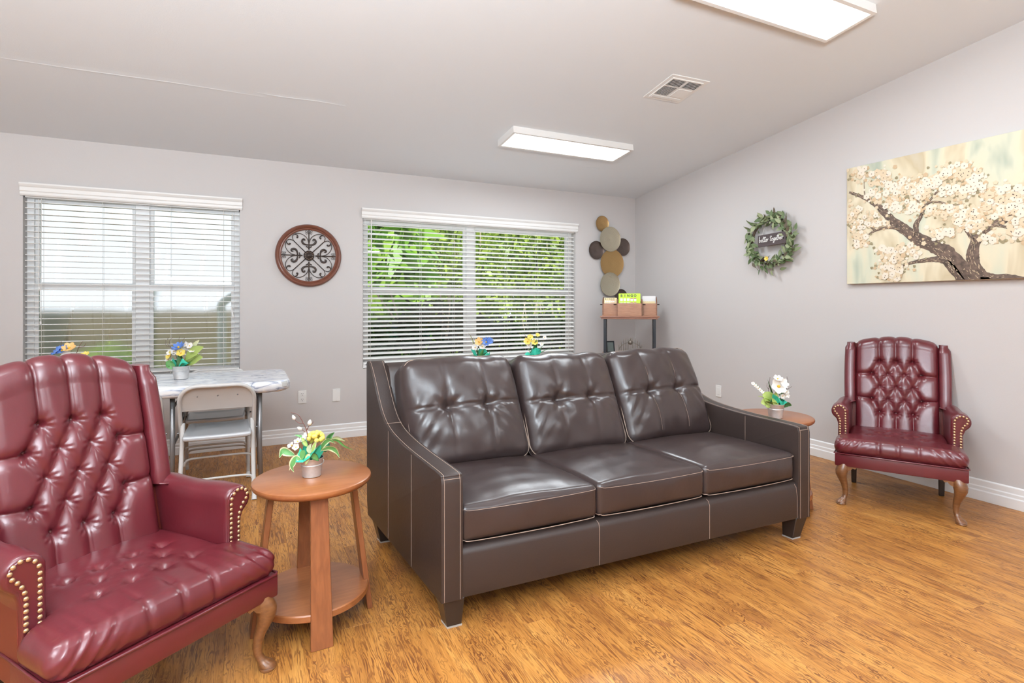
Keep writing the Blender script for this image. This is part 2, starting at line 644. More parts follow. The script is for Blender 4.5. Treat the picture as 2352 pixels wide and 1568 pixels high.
# ------------------------------------------------------------------ windows
def glass_material(name, foggy):
    m = bpy.data.materials.new(name)
    m.use_nodes = True
    nt = m.node_tree
    N, L = nt.nodes, nt.links
    for n in list(N):
        N.remove(n)
    out = N.new('ShaderNodeOutputMaterial')
    tr = N.new('ShaderNodeBsdfTransparent')
    gl = N.new('ShaderNodeBsdfGlossy')
    gl.inputs['Roughness'].default_value = 0.02
    mx = N.new('ShaderNodeMixShader')
    mx.inputs[0].default_value = 0.05
    L.new(tr.outputs[0], mx.inputs[1])
    L.new(gl.outputs[0], mx.inputs[2])
    res = mx.outputs[0]
    if foggy:      # condensation: a milky film with clear runs where drops ran down
        tl = N.new('ShaderNodeBsdfTranslucent')
        tl.inputs['Color'].default_value = (0.80, 0.82, 0.84, 1)
        rf = N.new('ShaderNodeBsdfRefraction')
        rf.inputs['Roughness'].default_value = 0.32
        rf.inputs['IOR'].default_value = 1.12
        film = N.new('ShaderNodeMixShader')
        film.inputs[0].default_value = 0.78
        L.new(tl.outputs[0], film.inputs[1])
        L.new(rf.outputs[0], film.inputs[2])
        tc = N.new('ShaderNodeTexCoord')
        mp = N.new('ShaderNodeMapping')
        mp.inputs['Scale'].default_value = (16, 1, 2.6)
        L.new(tc.outputs['Object'], mp.inputs[0])
        n = N.new('ShaderNodeTexNoise')
        n.inputs['Scale'].default_value = 1.0
        n.inputs['Detail'].default_value = 3
        n.inputs['Distortion'].default_value = 0.5
        L.new(mp.outputs[0], n.inputs['Vector'])
        r = N.new('ShaderNodeValToRGB')
        r.color_ramp.elements[0].position = 0.30
        r.color_ramp.elements[0].color = (0.30, 0.30, 0.30, 1)
        r.color_ramp.elements[1].position = 0.42
        r.color_ramp.elements[1].color = (0.74, 0.74, 0.74, 1)
        L.new(n.outputs[0], r.inputs[0])
        m2 = N.new('ShaderNodeMixShader')
        L.new(r.outputs[0], m2.inputs[0])
        L.new(res, m2.inputs[1])
        L.new(film.outputs[0], m2.inputs[2])
        res = m2.outputs[0]
    L.new(res, out.inputs[0])
    return m


M_fog = glass_material('fogged_glass', True)
M_glass = glass_material('clear_glass', False)


def window(k, mull, zrail, glass):
    x0, x1, z0, z1 = OPEN[k]
    ya, yb_ = YB + 0.085, YB + WT
    fr = MB()
    fw = 0.045
    fr.add(box(x0, x0 + fw, ya, yb_, z0, z1)).add(box(x1 - fw, x1, ya, yb_, z0, z1))
    fr.add(box(x0, x1, ya, yb_, z1 - fw, z1)).add(box(x0, x1, ya, yb_, z0, z0 + fw))
    fr.add(box(mull[0], mull[1], ya - 0.004, yb_, z0, z1))
    w = struct('window_%d' % k, fr, M_vinyl, bevel=0.003, seg=1)
    for a, b_ in ((x0 + fw, mull[0]), (mull[1], x1 - fw)):
        for lo, hi, dy in ((z0 + fw, zrail, 0.0), (zrail, z1 - fw, 0.02)):
            s = 0.026
            y0, y1 = ya + 0.008 + dy, ya + 0.03 + dy
            sb = MB()
            sb.add(box(a, a + s, y0, y1, lo, hi)).add(box(b_ - s, b_, y0, y1, lo, hi))
            sb.add(box(a + s, b_ - s, y0, y1, lo, lo + s)).add(box(a + s, b_ - s, y0, y1, hi - s, hi))
            sf = part('sash', sb, M_vinyl, w)
            part('pane', MB().add(box(a + s, b_ - s, y0 + 0.009, y0 + 0.012, lo + s, hi - s)), glass, sf)
    part('meeting_rail', MB().add(box(x0 + fw, x1 - fw, ya - 0.002, ya + 0.022, zrail - 0.032, zrail + 0.016)), M_vinyl, w, bevel=0.003, seg=1)
    part('sill', MB().add(box(x0 + 0.002, x1 - 0.002, YB - 0.004, ya, z0 - 0.004, z0 + 0.006)), M_trim, w)
    return w


window(1, (-0.828, -0.728), 1.412, M_fog)
window(2, (2.110, 2.200), 1.412, M_glass)


def blind(k, tilt, label, zbot):
    x0, x1, z0, z1 = OPEN[k]
    r = thing('window_blind', label, 'blind', ((x0 + x1) / 2, YB + 0.04, zbot))
    w = (x1 - x0) / 2 - 0.008
    zt_ = 2.105 - zbot
    # valance: stepped moulding in front of the wall
    pv = [(-0.045, zt_ - 0.012), (-0.052, zt_ - 0.012), (-0.060, zt_ + 0.0), (-0.060, zt_ + 0.018), (-0.066, zt_ + 0.024), (-0.066, zt_ + 0.052),
          (-0.074, zt_ + 0.060), (-0.082, zt_ + 0.072), (-0.082, zt_ + 0.084), (-0.045, zt_ + 0.084)]
    part('valance', MB().add(prism(pv, -w - 0.022, w + 0.028)), M_white, r, bevel=0.001, seg=1)
    part('headrail', MB().add(box(-w, w, -0.025, 0.028, zt_ - 0.02, zt_ + 0.024)), M_white, r)
    # curved slat
    sv = []
    m_ = 5
    for X in (-w, w):
        for s, off in ((1, 0.0016), (-1, -0.0016)):
            for i in range(m_):
                t = (i / (m_ - 1)) * 2 - 1
                t *= s
                sv.append((X, t * 0.025, 0.0022 * (1 - t * t) + off))
    kk = 2 * m_
    sf = [tuple(range(kk)), tuple(range(2 * kk - 1, kk - 1, -1))] + [(i, (i + 1) % kk, kk + (i + 1) % kk, kk + i) for i in range(kk)]
    me = MB().add((sv, sf)).mesh('slat', M_slat)
    pitch = 0.0448
    n = int((zt_ - 0.02 - 0.03) / pitch)
    for i in range(n):
        link('slat', me, r, (random.uniform(-0.0015, 0.0015), 0, 0.04 + i * pitch), (rad(tilt + random.uniform(-0.8, 0.8)), 0, 0))
    part('bottom_rail', MB().add(box(-w, w, -0.026, 0.026, 0.0, 0.016)), M_white, r, bevel=0.003, seg=1)
    xs_ = [-w + 0.10, -w * 0.34, w * 0.30, w - 0.12] if k == 1 else [-w + 0.07, -w * 0.52, -w * 0.06 - 0.2, w * 0.28, w * 0.60, w - 0.08]
    for X in xs_:
        lc = MB()
        for yy in (-0.0265, 0.0265):
            lc.add(tube([(X, yy, 0.01), (X, yy, zt_ - 0.01)], 0.0011, 4))
        part('ladder_cord', lc, M_cord, r)
    return r, w, zt_


b1, w1_, zt1 = blind(1, 0.5, 'white slat blind in front of the fogged window, slats level', 0.665)
b2, w2_, zt2 = blind(2, 20, 'white slat blind over green foliage, behind the brown sofa', 0.655)
# wand and lift cords
tas = [(0.0016, 0), (0.006, 0.004), (0.007, 0.02), (0.003, 0.032)]


def cord(r, X, top, bot, tassel=True):
    m = MB().add(tube([(X, -0.034, top), (X + 0.002, -0.036, bot)], 0.0016, 5))
    o = part('lift_cord', m, M_cord, r)
    if tassel:
        part('tassel', MB().add(lathe(tas, 8)), M_white, o, loc=(X + 0.002, -0.036, bot - 0.03), smooth=True)


cord(b1, -w1_ + 0.085, zt1 - 0.03, 0.735)
cord(b1, -w1_ + 0.100, zt1 - 0.03, 0.735, False)
cord(b1, -w1_ + 0.094, 0.73, 0.47)
part('tilt_hook', MB().add(tube([(w1_ - 0.05, -0.036, zt1 - 0.04), (w1_ - 0.052, -0.038, zt1 - 0.10)], 0.0022, 6)), M_cord, b1)
part('wand', MB().add(tube([(w1_ - 0.060, -0.034, 0.58), (w1_ - 0.045, -0.036, 0.49)], [0.003, 0.005], 6)), M_white, b1)
part('wand', MB().add(tube([(-w2_ + 0.075, -0.034, zt2 - 0.02), (-w2_ + 0.078, -0.040, zt2 - 0.84)], 0.0045, 6)), M_white, b2)
part('bottom_bracket', MB().add(box(-w2_ - 0.004, -w2_ + 0.020, -0.040, -0.020, -0.01, 0.03)), M_white, b2)

# ------------------------------------------------------------------ ceiling lights and register
M_diff = mat('light_diffuser', (0.9, 0.9, 0.9), 0.5, emit=(1, 0.985, 0.96), estr=3.0)
TILT = -math.atan(SLOPE)


def ceiling_light(x, y, label, back=False, w=1.215, d=0.31):
    t = -TILT if back else TILT
    r = thing('ceiling_light', label, 'ceiling light', (x, y, ceil_z(y)), group='panel lights on the ceiling', rot=(t, 0, 0))
    h = 0.055
    fm = MB()
    e = 0.022
    fm.add(box(-w / 2, w / 2, -d / 2, -d / 2 + e, -h, 0)).add(box(-w / 2, w / 2, d / 2 - e, d / 2, -h, 0))
    fm.add(box(-w / 2, -w / 2 + e, -d / 2 + e, d / 2 - e, -h, 0)).add(box(w / 2 - e, w / 2, -d / 2 + e, d / 2 - e, -h, 0))
    part('frame', fm, M_white, r)
    part('diffuser', MB().add(box(-w / 2 + e, w / 2 - e, -d / 2 + e, d / 2 - e, -h + 0.003, -h + 0.008)), M_diff, r)
    ld = bpy.data.lights.new('panel_lamp', 'AREA')
    ld.shape = 'RECTANGLE'
    ld.size, ld.size_y = w - 0.07, d - 0.07
    ld.energy = PANEL_W
    ld.color = PANEL_C
    lo = bpy.data.objects.new('panel_lamp', ld)
    COL.objects.link(lo)
    lo.parent = r
    lo.location = (0, 0, -h - 0.004)
    return r


ceiling_light(2.565, 4.165, 'slim white ceiling light panel fully in view above the right window')
ceiling_light(2.615, 2.055, 'white ceiling light panel cut off by the top edge of the photo')
for x, y, lab_ in ((-1.1, 2.055, 'added unseen ceiling light panel above and left of the viewer'), (2.6, -1.6, 'added unseen ceiling light panel behind the viewer on the right'), (-1.1, -1.6, 'added unseen ceiling light panel behind the viewer on the left'),
                    (2.6, -3.6, 'added unseen ceiling light panel at the far end behind the viewer, right'), (-1.1, -3.6, 'added unseen ceiling light panel at the far end behind the viewer, left')):
    ceiling_light(x, y, lab_, y < YRIDGE)  # extra panels out of view, added to light the room evenly

vr = thing('ceiling_vent', 'white square air vent with dark louvres set in the ceiling', 'vent', (2.815, 3.07, ceil_z(3.07)), rot=(TILT, 0, rad(-3)))
part('frame', MB().add(prism([(-0.165, -0.17), (0.165, -0.17), (0.165, 0.17), (-0.165, 0.17)], -0.006, 0.0, 'z')).add(box(-0.135, 0.135, -0.14, 0.14, -0.011, -0.004)), M_white, vr, bevel=0.002, seg=1)
lou = MB()
for (x0, x1, y0, y1, along, n) in ((-0.125, 0.0 - 0.012, -0.125, -0.045, 'x', 6), (0.012, 0.125, -0.125, -0.045, 'x', 6), (-0.125, -0.015, -0.028, 0.085, 'y', 10)):
    part('louvre_opening', MB().add(box(x0, x1, y0, y1, -0.0125, -0.0108)), M_slot, vr)
    for i in range(n):
        t = (i + 0.5) / n
        if along == 'x':
            yy = y0 + (y1 - y0) * t
            part('louvre', MB().add(box(x0, x1, yy - 0.0015, yy + 0.0011, -0.0138, -0.0122)), M_white, vr)
        else:
            xx = x0 + (x1 - x0) * t
            part('louvre', MB().add(box(xx - 0.0015, xx + 0.0011, y0, y1, -0.0138, -0.0122)), M_white, vr)
part('blank_plate', MB().add(box(0.005, 0.125, -0.028, 0.085, -0.0145, -0.010)), M_white, vr, bevel=0.002, seg=1)
part('lower_louvre', MB().add(box(-0.125, 0.125, 0.100, 0.132, -0.014, -0.010)), M_white, vr, bevel=0.002, seg=1)
for sx in (-0.08, 0.08):
    part('screw', MB().add(lathe([(0.006, -0.003), (0.004, 0.0)], 10)), M_white, vr, loc=(sx, 0.150, -0.0075))

# ------------------------------------------------------------------ outside
M_grass = mat('lawn', (0.16, 0.27, 0.035), 0.9, var=(2.2, 0.45))
struct('ground', MB().add(box(-25, 35, YB + WT + 0.05, 45, -0.4, -0.25)), M_grass)


def leaf_mat(name, c, c2, tr=0.35):
    m = bpy.data.materials.new(name)
    m.use_nodes = True
    nt = m.node_tree
    N, L = nt.nodes, nt.links
    b = N['Principled BSDF']
    b.inputs['Roughness'].default_value = 0.45
    g = N.new('ShaderNodeNewGeometry')
    r = N.new('ShaderNodeValToRGB')
    r.color_ramp.elements[0].color = (*c, 1)
    r.color_ramp.elements[1].color = (*c2, 1)
    L.new(g.outputs['Random Per Island'], r.inputs[0])
    L.new(r.outputs[0], b.inputs['Base Color'])
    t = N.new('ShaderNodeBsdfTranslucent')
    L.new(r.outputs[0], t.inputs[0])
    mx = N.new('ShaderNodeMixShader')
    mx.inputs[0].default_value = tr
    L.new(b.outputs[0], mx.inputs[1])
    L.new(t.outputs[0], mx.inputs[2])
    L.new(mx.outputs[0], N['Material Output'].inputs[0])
    return m


M_leaf_a = leaf_mat('bush_leaf', (0.10, 0.22, 0.018), (0.42, 0.56, 0.07))
M_leaf_b = leaf_mat('banana_leaf', (0.16, 0.40, 0.03), (0.34, 0.58, 0.06))
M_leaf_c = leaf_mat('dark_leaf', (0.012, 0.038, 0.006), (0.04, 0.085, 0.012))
M_bark = mat('bark', (0.09, 0.062, 0.042), 0.85, var=(8, 0.3))
M_twig = mat('pale_twig', (0.42, 0.36, 0.24), 0.8)


def leaf_cloud(seed, n, rx, ry, rz, lx, ly, droop=0.0):
    """n pointed leaves scattered through the outer shell of an ellipsoid standing on z=0"""
    rg = np.random.default_rng(seed)
    d = rg.normal(size=(n, 3))
    d /= np.linalg.norm(d, axis=1)[:, None]
    rr = rg.uniform(0.45, 1.0, n) ** 0.6
    lump = 1 + 0.16 * np.sin(d[:, 0] * 7 + seed) * np.sin(d[:, 2] * 6 + 1.3 * seed)
    c = d * (rr * lump)[:, None] * np.array([rx, ry, rz]) + np.array([0, 0, rz])
    a = rg.normal(size=(n, 3))
    a[:, 2] -= droop
    a /= np.linalg.norm(a, axis=1)[:, None]
    b = np.cross(a, rg.normal(size=(n, 3)))
    b /= np.linalg.norm(b, axis=1)[:, None]
    s = rg.uniform(0.7, 1.3, n)[:, None]
    a = a * s * lx
    b = b * s * ly
    v = np.stack([c - a, c + b, c + a, c - b], 1).reshape(-1, 3)
    f = np.arange(4 * n).reshape(-1, 4)
    return v.tolist(), f.tolist()


def cloud_mesh(name, m, *a):
    me = bpy.data.meshes.new(name)
    v, f = leaf_cloud(*a)
    me.from_pydata(v, [], f)
    me.materials.append(m)
    return me


bush_me = [cloud_mesh('foliage', M_leaf_a, s, 5200, 1.15, 0.9, 1.55, 0.085, 0.034) for s in (1, 2)]
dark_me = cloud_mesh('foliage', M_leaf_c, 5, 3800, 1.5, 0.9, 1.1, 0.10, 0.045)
broad_me = cloud_mesh('foliage', M_leaf_b, 9, 700, 0.8, 0.7, 1.35, 0.42, 0.11, 0.9)
stem_m = MB()
rs = random.Random(3)
for i in range(9):
    a = rs.uniform(0, 2 * PI)
    p = [(0.08 * math.cos(a), 0.08 * math.sin(a), 0)]
    for k in range(1, 6):
        p.append((p[-1][0] + rs.uniform(-0.1, 0.16) * math.cos(a) * 2, p[-1][1] + rs.uniform(-0.1, 0.16) * math.sin(a) * 2, k * 0.5))
    stem_m.add(tube(smooth_path(p, 3), 0.012, 5))
stem_me = stem_m.mesh('stems', M_twig)


def shrub(me, x, y, z, s, rz, label, name='shrub', cat='shrub', group=None, stems=True):
    r = thing(name, label, cat, (x, y, z), rz, group)
    f = link('foliage', me, r, scale=s)
    f['kind'] = 'stuff'
    if stems:
        link('stems', stem_me, r, scale=(s[0], s[1], s[2]))
    return r


for i, (x, y, z, s_, rz, lab) in enumerate([
        (3.3, 9.0, -0.25, (0.85, 0.95, 1.12), 0.3, 'sunlit green bush outside the middle of the right window'),
        (5.6, 9.3, -0.25, (0.98, 0.95, 1.15), 2.0, 'sunlit green bush outside the right half of the right window'),
        (3.9, 11.2, -0.25, (1.15, 1.0, 1.45), 5.0, 'tall pale green bush behind the sunlit ones outside the right window'),
        (6.7, 11.9, -0.25, (1.25, 1.1, 1.65), 1.0, 'tall green bush at the right edge of the right window view'),
        (5.1, 14.2, -0.25, (1.7, 1.1, 1.9), 0.0, 'tallest green bush at the back behind the others outside the right window')]):
    shrub(bush_me[i % 2], x, y, z, s_, rz, lab)
shrub(broad_me, 1.75, 7.5, 0.45, (0.75, 0.75, 0.85), 0.5, 'bright lime broad-leaved plant outside the left half of the right window', 'broad_leaf_plant', 'plant', stems=False)
shrub(bush_me[1], 1.5, 11.9, -0.25, (1.05, 1.0, 1.4), 0.8, 'tall green bush behind the lime broad-leaved plant outside the right window')
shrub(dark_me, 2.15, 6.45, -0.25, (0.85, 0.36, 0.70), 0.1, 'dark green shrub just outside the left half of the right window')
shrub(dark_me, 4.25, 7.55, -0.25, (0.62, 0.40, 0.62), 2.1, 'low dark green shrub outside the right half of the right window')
# the left window: fence, trunk, lawn and a post behind fogged glass
shrub(bush_me[0], -1.6, 8.4, -0.25, (0.75, 0.5, 0.32), 1.1, 'low yellow-green clump under the fence seen through fogged glass', 'grass_clump', 'plant', stems=False)
M_fence = mat('weathered_fence', (0.13, 0.095, 0.05), 0.85, var=(3, 0.35))
fz = thing('fence', 'weathered brown board fence beyond the fogged left window', 'fence', (-2.0, 9.6, -0.25))
bd = MB().add(box(-0.068, 0.068, -0.01, 0.01, 0, 1.42)).mesh('board', M_fence)
for i in range(44):
    link('board', bd, fz, (-3.4 + i * 0.142, random.uniform(-0.004, 0.004), random.uniform(-0.015, 0.015)))
part('rail', MB().add(box(-3.5, 2.9, 0.01, 0.05, 0.3, 0.39)).add(box(-3.5, 2.9, 0.01, 0.05, 1.05, 1.14)), M_fence, fz)
tr = thing('tree', 'tree trunk and crown beyond the left edge of the fogged window', 'tree', (-2.75, 8.7, -0.25))
part('trunk', MB().add(tube(smooth_path([(0, 0, 0), (0.05, 0, 1), (-0.03, 0.05, 2.2), (0.06, 0, 3.4), (0.2, 0.1, 4.6)], 4), [0.26 - 0.008 * i for i in range(17)], 12)), M_bark, tr, smooth=True)
f = link('foliage', dark_me, tr, (0, 0, 3.6))
f['kind'] = 'stuff'
ps = thing('garden_post', 'thin dark green post standing outside the middle of the fogged window', 'post', (-0.95, 7.2, -0.25))
part('shaft', MB().add(lathe([(0.035, 0), (0.035, 1.62)], 10)), mat('dark_green_paint', (0.04, 0.09, 0.05), 0.5), ps)
part('cap', MB().add(lathe([(0.05, 1.62), (0.05, 1.66), (0.0, 1.70)], 10)), mat('dark_green_paint', (0.04, 0.09, 0.05), 0.5), ps)
dp = thing('downpipe', 'pale downpipe outside the right end of the fogged window', 'downpipe', (-0.22, 6.2, -0.25))
part('pipe', MB().add(lathe([(0.04, 0), (0.04, 1.45)], 12)), M_trim, dp)
part('elbow', MB().add(tube(smooth_path([(0, 0, 1.43), (0, 0.02, 1.52), (0.10, 0.05, 1.60)], 4), 0.04, 12)), M_trim, dp)

# ------------------------------------------------------------------ tufted wing chairs
BZ = [0.863, 0.775, 0.688, 0.602, 0.511]
BS = 0.0941


def Yp(z):
    return 0.5685 + 0.264 * (z - 0.5)


def seg_dist(px, pz, a, b):
    ax, az = a
    bx, bz = b
    dx, dz = bx - ax, bz - az
    L2 = dx * dx + dz * dz
    t = np.clip(((px - ax) * dx + (pz - az) * dz) / L2, 0, 1)
    return np.hypot(px - ax - t * dx, pz - az - t * dz), t


buttons = []
for i, z in enumerate(BZ):
    buttons += [(u * BS, z) for u in ((-1, 0, 1) if i % 2 == 0 else (-1.5, -0.5, 0.5, 1.5))]
folds = []
for a in buttons:
    for b in buttons:
        if a[1] > b[1] and abs(abs(a[0] - b[0]) - BS / 2) < 1e-4 and a[1] - b[1] < 0.12:
            folds.append((a, b, 0.004))
for u in (-BS, 0, BS):
    folds.append(((u, BZ[0]), (u * 1.12, 1.25), 0.001))
    folds.append(((u, BZ[4]), (u * 1.05, 0.30), 0.001))
for s in (-1, 1):
    folds.append(((s * 1.5 * BS, BZ[1]), (s * 0.25, BZ[1] - 0.004), 0.001))
    folds.append(((s * 1.5 * BS, BZ[3]), (s * 0.25, BZ[3] + 0.012), 0.001))
HB = 0.235


def back_panel():
    nu, n1, n2, R = 120, 140, 26, 0.042
    us = np.sin(np.linspace(-PI / 2, PI / 2, nu)) * 0.4 * HB + np.linspace(-1, 1, nu) * 0.6 * HB
    U = np.repeat(us[:, None], n1 + n2, 1)
    zc = (1.026 - 0.034 * (us / HB) ** 2) - R - 0.022
    Z = np.zeros_like(U)
    Y = np.zeros_like(U)
    Q = np.zeros_like(U)
    Ny = np.zeros_like(U)
    Nz = np.zeros_like(U)
    fade = np.ones_like(U)
    for i in range(nu):
        z = np.linspace(0.345, zc[i], n1)
        Z[i, :n1], Y[i, :n1], Q[i, :n1], Ny[i, :n1] = z, Yp(z), z, -1
        th = np.linspace(0, PI, n2 + 1)[1:]
        Z[i, n1:] = zc[i] + R * np.sin(th)
        Y[i, n1:] = Yp(zc[i]) + R - R * np.cos(th)
        Q[i, n1:] = zc[i] + R * th
        Ny[i, n1:], Nz[i, n1:] = -np.cos(th), np.sin(th)
        fade[i, n1:] = np.clip(1 - (th - 0.6) / 2.4, 0.25, 1)
    d = np.full_like(U, 1.0)
    d2 = np.full_like(U, 1.0)
    for a, b, m in folds:
        dd, t = seg_dist(U, Q, a, b)
        if m > 0.002:
            d = np.minimum(d, dd + m * np.sin(PI * t))
        else:
            d2 = np.minimum(d2, dd + 0.004 * t)
    db = np.full_like(U, 1.0)
    for a in buttons:
        db = np.minimum(db, np.hypot(U - a[0], Q - a[1]))
    edge = HB - np.abs(U)
    d = np.minimum(d, edge * 1.0 + 0.002)
    d = np.minimum(d, (Z - 0.335) * 1.2 + (Q > 0.5) * 1)
    t_ = np.clip(d / 0.043, 0, 1)
    H = 0.044 * np.sqrt(np.clip(1 - (1 - t_) ** 2, 0, 1)) ** 0.9
    crease = np.clip(d / 0.004, 0, 1)
    for _ in range(14):                       # round the ridges that the distance field leaves
        Hs = H.copy()
        Hs[1:-1, 1:-1] = (H[1:-1, 1:-1] * 2 + H[2:, 1:-1] + H[:-2, 1:-1] + H[1:-1, 2:] + H[1:-1, :-2]) / 6
        H = Hs * crease + H * (1 - crease)
    H = H - 0.013 * np.exp(-d2 / 0.006) - 0.007 * np.exp(-(d2 / 0.022) ** 2)
    H -= 0.006 * np.exp(-(db / 0.010) ** 2)
    H = np.maximum(H, -0.006)
    # radial pleats close to each button
    for a in buttons:
        r = np.hypot(U - a[0], Q - a[1])
        an = np.arctan2(Q - a[1], U - a[0])
        H += 0.0016 * np.sin(an * 9 + a[0] * 50) * np.exp(-((r - 0.022) / 0.012) ** 2)
    H += 0.006 * (1 - (U / HB) ** 2) * np.clip((Z - 0.4) * 3, 0, 1)
    H *= fade
    v = np.stack([U, Y + Ny * H, Z + Nz * H], -1).reshape(-1, 3).tolist()
    return v, grid_faces(nu, n1 + n2)


SEATD = [(u * BS, 0.18) for u in (-1.5, -0.5, 0.5, 1.5)] + [(u * BS, 0.268) for u in (-1, 0, 1)] + [(u * BS, 0.355) for u in (-1.5, -0.5, 0.5, 1.5)]


def seat_panel():
    cx, cy, cz = 0.0, 0.285, 0.363

    def fn(P, q):
        x, y, z = P.x + cx, P.y + cy, P.z + cz
        k = min(1, max(0, (y - 0.155) / 0.05))
        k = k * k * (3 - 2 * k)
        x *= 1 - 0.19 * k
        if q[2] > 0.3:
            top = (q[2] - 0.3) / 0.7
            z += 0.020 * (1 - q[0] ** 2) * (1 - 0.6 * q[1] ** 2) * top - 0.03 * max(0, y - 0.3) * top
            d = 0
            for a, b in SEATD:
                r = math.hypot(x - a, y - b)
                d -= 0.016 * math.exp(-(r / 0.016) ** 2) + 0.006 * math.exp(-(r / 0.040) ** 2)
                an = math.atan2(y - b, x - a)
                d += 0.0022 * math.sin(an * 7 + a * 40) * math.exp(-((r - 0.024) / 0.012) ** 2)
            z += d * top
        fr = max(0.0, min(1.0, (0.16 - y) / 0.12))       # front roll: pleats and gathered wrinkles
        if fr > 0 and q[2] > -0.95:
            pl = 0
            for a in (-0.098, 0.0, 0.098):
                pl += 0.008 * math.exp(-((x - a) / 0.008) ** 2) * fr
            ax = abs(x)
            w = max(0, min(1, (ax - 0.12) / 0.1))
            ph = (ax * 1.0 + (z - 0.36) * 0.9 * 1.0) * 150 + (3 if x > 0 else 0)
            pl += 0.0024 * (math.sin(ph) + 0.6 * math.sin(ph * 1.7 + 1)) * w * fr
            nrm = Vector((0, -1, 0.6)).normalized() if y < 0.05 else Vector((0, 0, 1))
            y -= nrm.y * pl
            z -= nrm.z * pl * (1 if q[2] > -0.2 else 0)
        return Vector((x, y, z))
    return rbox(0.672, 0.600, 0.098, 0.046, (96, 84, 16), fn)


def arm_outline(s, ins=0.0):
    """closed outline of a scroll arm in (u, z) for side s, shrunk by ins"""
    pts = [(0.262 + ins, 0.30)]
    pts += [(0.262 + ins, 0.545)]
    cx, cz, r = 0.312, 0.557, 0.051 - ins
    for k in range(0, 15):
        a = rad(165 - k * 15.5)
        pts.append((cx + r * math.cos(a), cz + r * math.sin(a)))
    pts += [(0.334 - ins, 0.508), (0.325 - ins, 0.48), (0.322 - ins, 0.44), (0.321 - ins, 0.30)]
    return [(s * u, z) for u, z in pts]


def arm_mesh(s):
    secs = [(0.176, 0.010), (0.178, 0.005), (0.184, 0.0015), (0.194, 0.0), (0.28, 0.0), (0.38, 0.001), (0.48, 0.003), (0.56, 0.006), (0.63, 0.010)]
    v, f = [], []
    k = None
    for y, ins in secs:
        o = arm_outline(s, ins)
        k = len(o)
        t = max(0, (y - 0.3) / 0.33)
        for u, z in o:
            zz = z - (0.012 * math.sin(PI * min(1, t * 1.4))) * (1 if z > 0.5 else 0)
            v.append((u - s * 0.018 * t * t, y, zz))
    for i in range(len(secs) - 1):
        for j in range(k):
            f.append((i * k + j, i * k + (j + 1) % k, (i + 1) * k + (j + 1) % k, (i + 1) * k + j))
    f.append(tuple(range(k - 1, -1, -1)))
    f.append(tuple((len(secs) - 1) * k + j for j in range(k)))
    return v, f


def nail_path(s):
    pts = []
    z = 0.396
    while z < 0.548:
        pts.append((0.281, z))
        z += 0.0168
    pts += [(0.283, 0.567), (0.292, 0.583), (0.306, 0.593), (0.323, 0.594), (0.338, 0.585), (0.345, 0.570), (0.340, 0.554), (0.329, 0.541), (0.320, 0.526), (0.314, 0.509)]
    z = 0.492
    while z > 0.392:
        pts.append((0.311, z))
        z -= 0.0168
    return [(s * u, zz) for u, zz in pts]


def wing_mesh(s):
    n = 22
    pts, R = [], []
    for i in range(n + 1):
        t = i / n
        z = 0.575 + 0.412 * t
        pts.append((s * (0.269 + 0.004 * math.sin(PI * t)), Yp(z) + 0.022, z))
        e = min(t, 1 - t) * n
        R.append([0.70, 0.90, 0.985, 1.0][min(3, int(e))] if t > 0.5 else [0.94, 0.97, 1, 1][min(3, int(e))])
    m = 20
    v, f = [], []
    for p, r in zip(pts, R):
        for j in range(m):
            a = 2 * PI * j / m
            c, sn = math.cos(a), math.sin(a)
            ex = 0.62
            x = math.copysign(abs(c) ** ex, c) * 0.037 * r
            y = math.copysign(abs(sn) ** ex, sn) * 0.066 * r
            v.append((p[0] + x, p[1] + y, p[2]))
    for i in range(n):
        for j in range(m):
            f.append((i * m + j, i * m + (j + 1) % m, (i + 1) * m + (j + 1) % m, (i + 1) * m + j))
    f.append(tuple(range(m)))
    f.append(tuple(n * m + j for j in range(m)))
    return v, f


def cabriole(s):
    d = Vector((0.707 * s, -0.707, 0))
    B = Vector((s * 0.284, 0.016, 0))
    rows = [(0.262, -0.004, 0.030), (0.240, 0.004, 0.0345), (0.215, 0.014, 0.036), (0.19, 0.016, 0.032), (0.16, 0.008, 0.025), (0.125, -0.006, 0.0195), (0.09, -0.013, 0.016),
            (0.06, -0.012, 0.0145), (0.042, -0.004, 0.0155), (0.032, 0.006, 0.020), (0.024, 0.014, 0.0255), (0.015, 0.018, 0.028), (0.012, 0.018, 0.024), (0.006, 0.019, 0.0275), (0.0, 0.019, 0.025)]
    m = MB()
    v, f = [], []
    n = 14
    for z, o, r in rows:
        c = B + d * o
        for j in range(n):
            a = 2 * PI * j / n
            v.append((c.x + r * math.cos(a), c.y + r * math.sin(a), z))
    for i in range(len(rows) - 1):
        for j in range(n):
            f.append((i * n + j, i * n + (j + 1) % n, (i + 1) * n + (j + 1) % n, (i + 1) * n + j))
    f.append(tuple(range(n)))
    f.append(tuple((len(rows) - 1) * n + j for j in range(n)))
    m.add((v, f))
    # scrolled ears that run from the knee under the rail
    ear = [(0, 0.255), (0.085, 0.255), (0.088, 0.243), (0.080, 0.232), (0.066, 0.236), (0.055, 0.222), (0.040, 0.214), (0.020, 0.205), (0, 0.195)]
    m.add(prism([(s * (0.30 - a), z) for a, z in ear], -0.008, 0.022, 'y'))
    m.add(prism([(0.0 + a, z) for a, z in ear], s * 0.286, s * 0.312, 'x'))
    return m


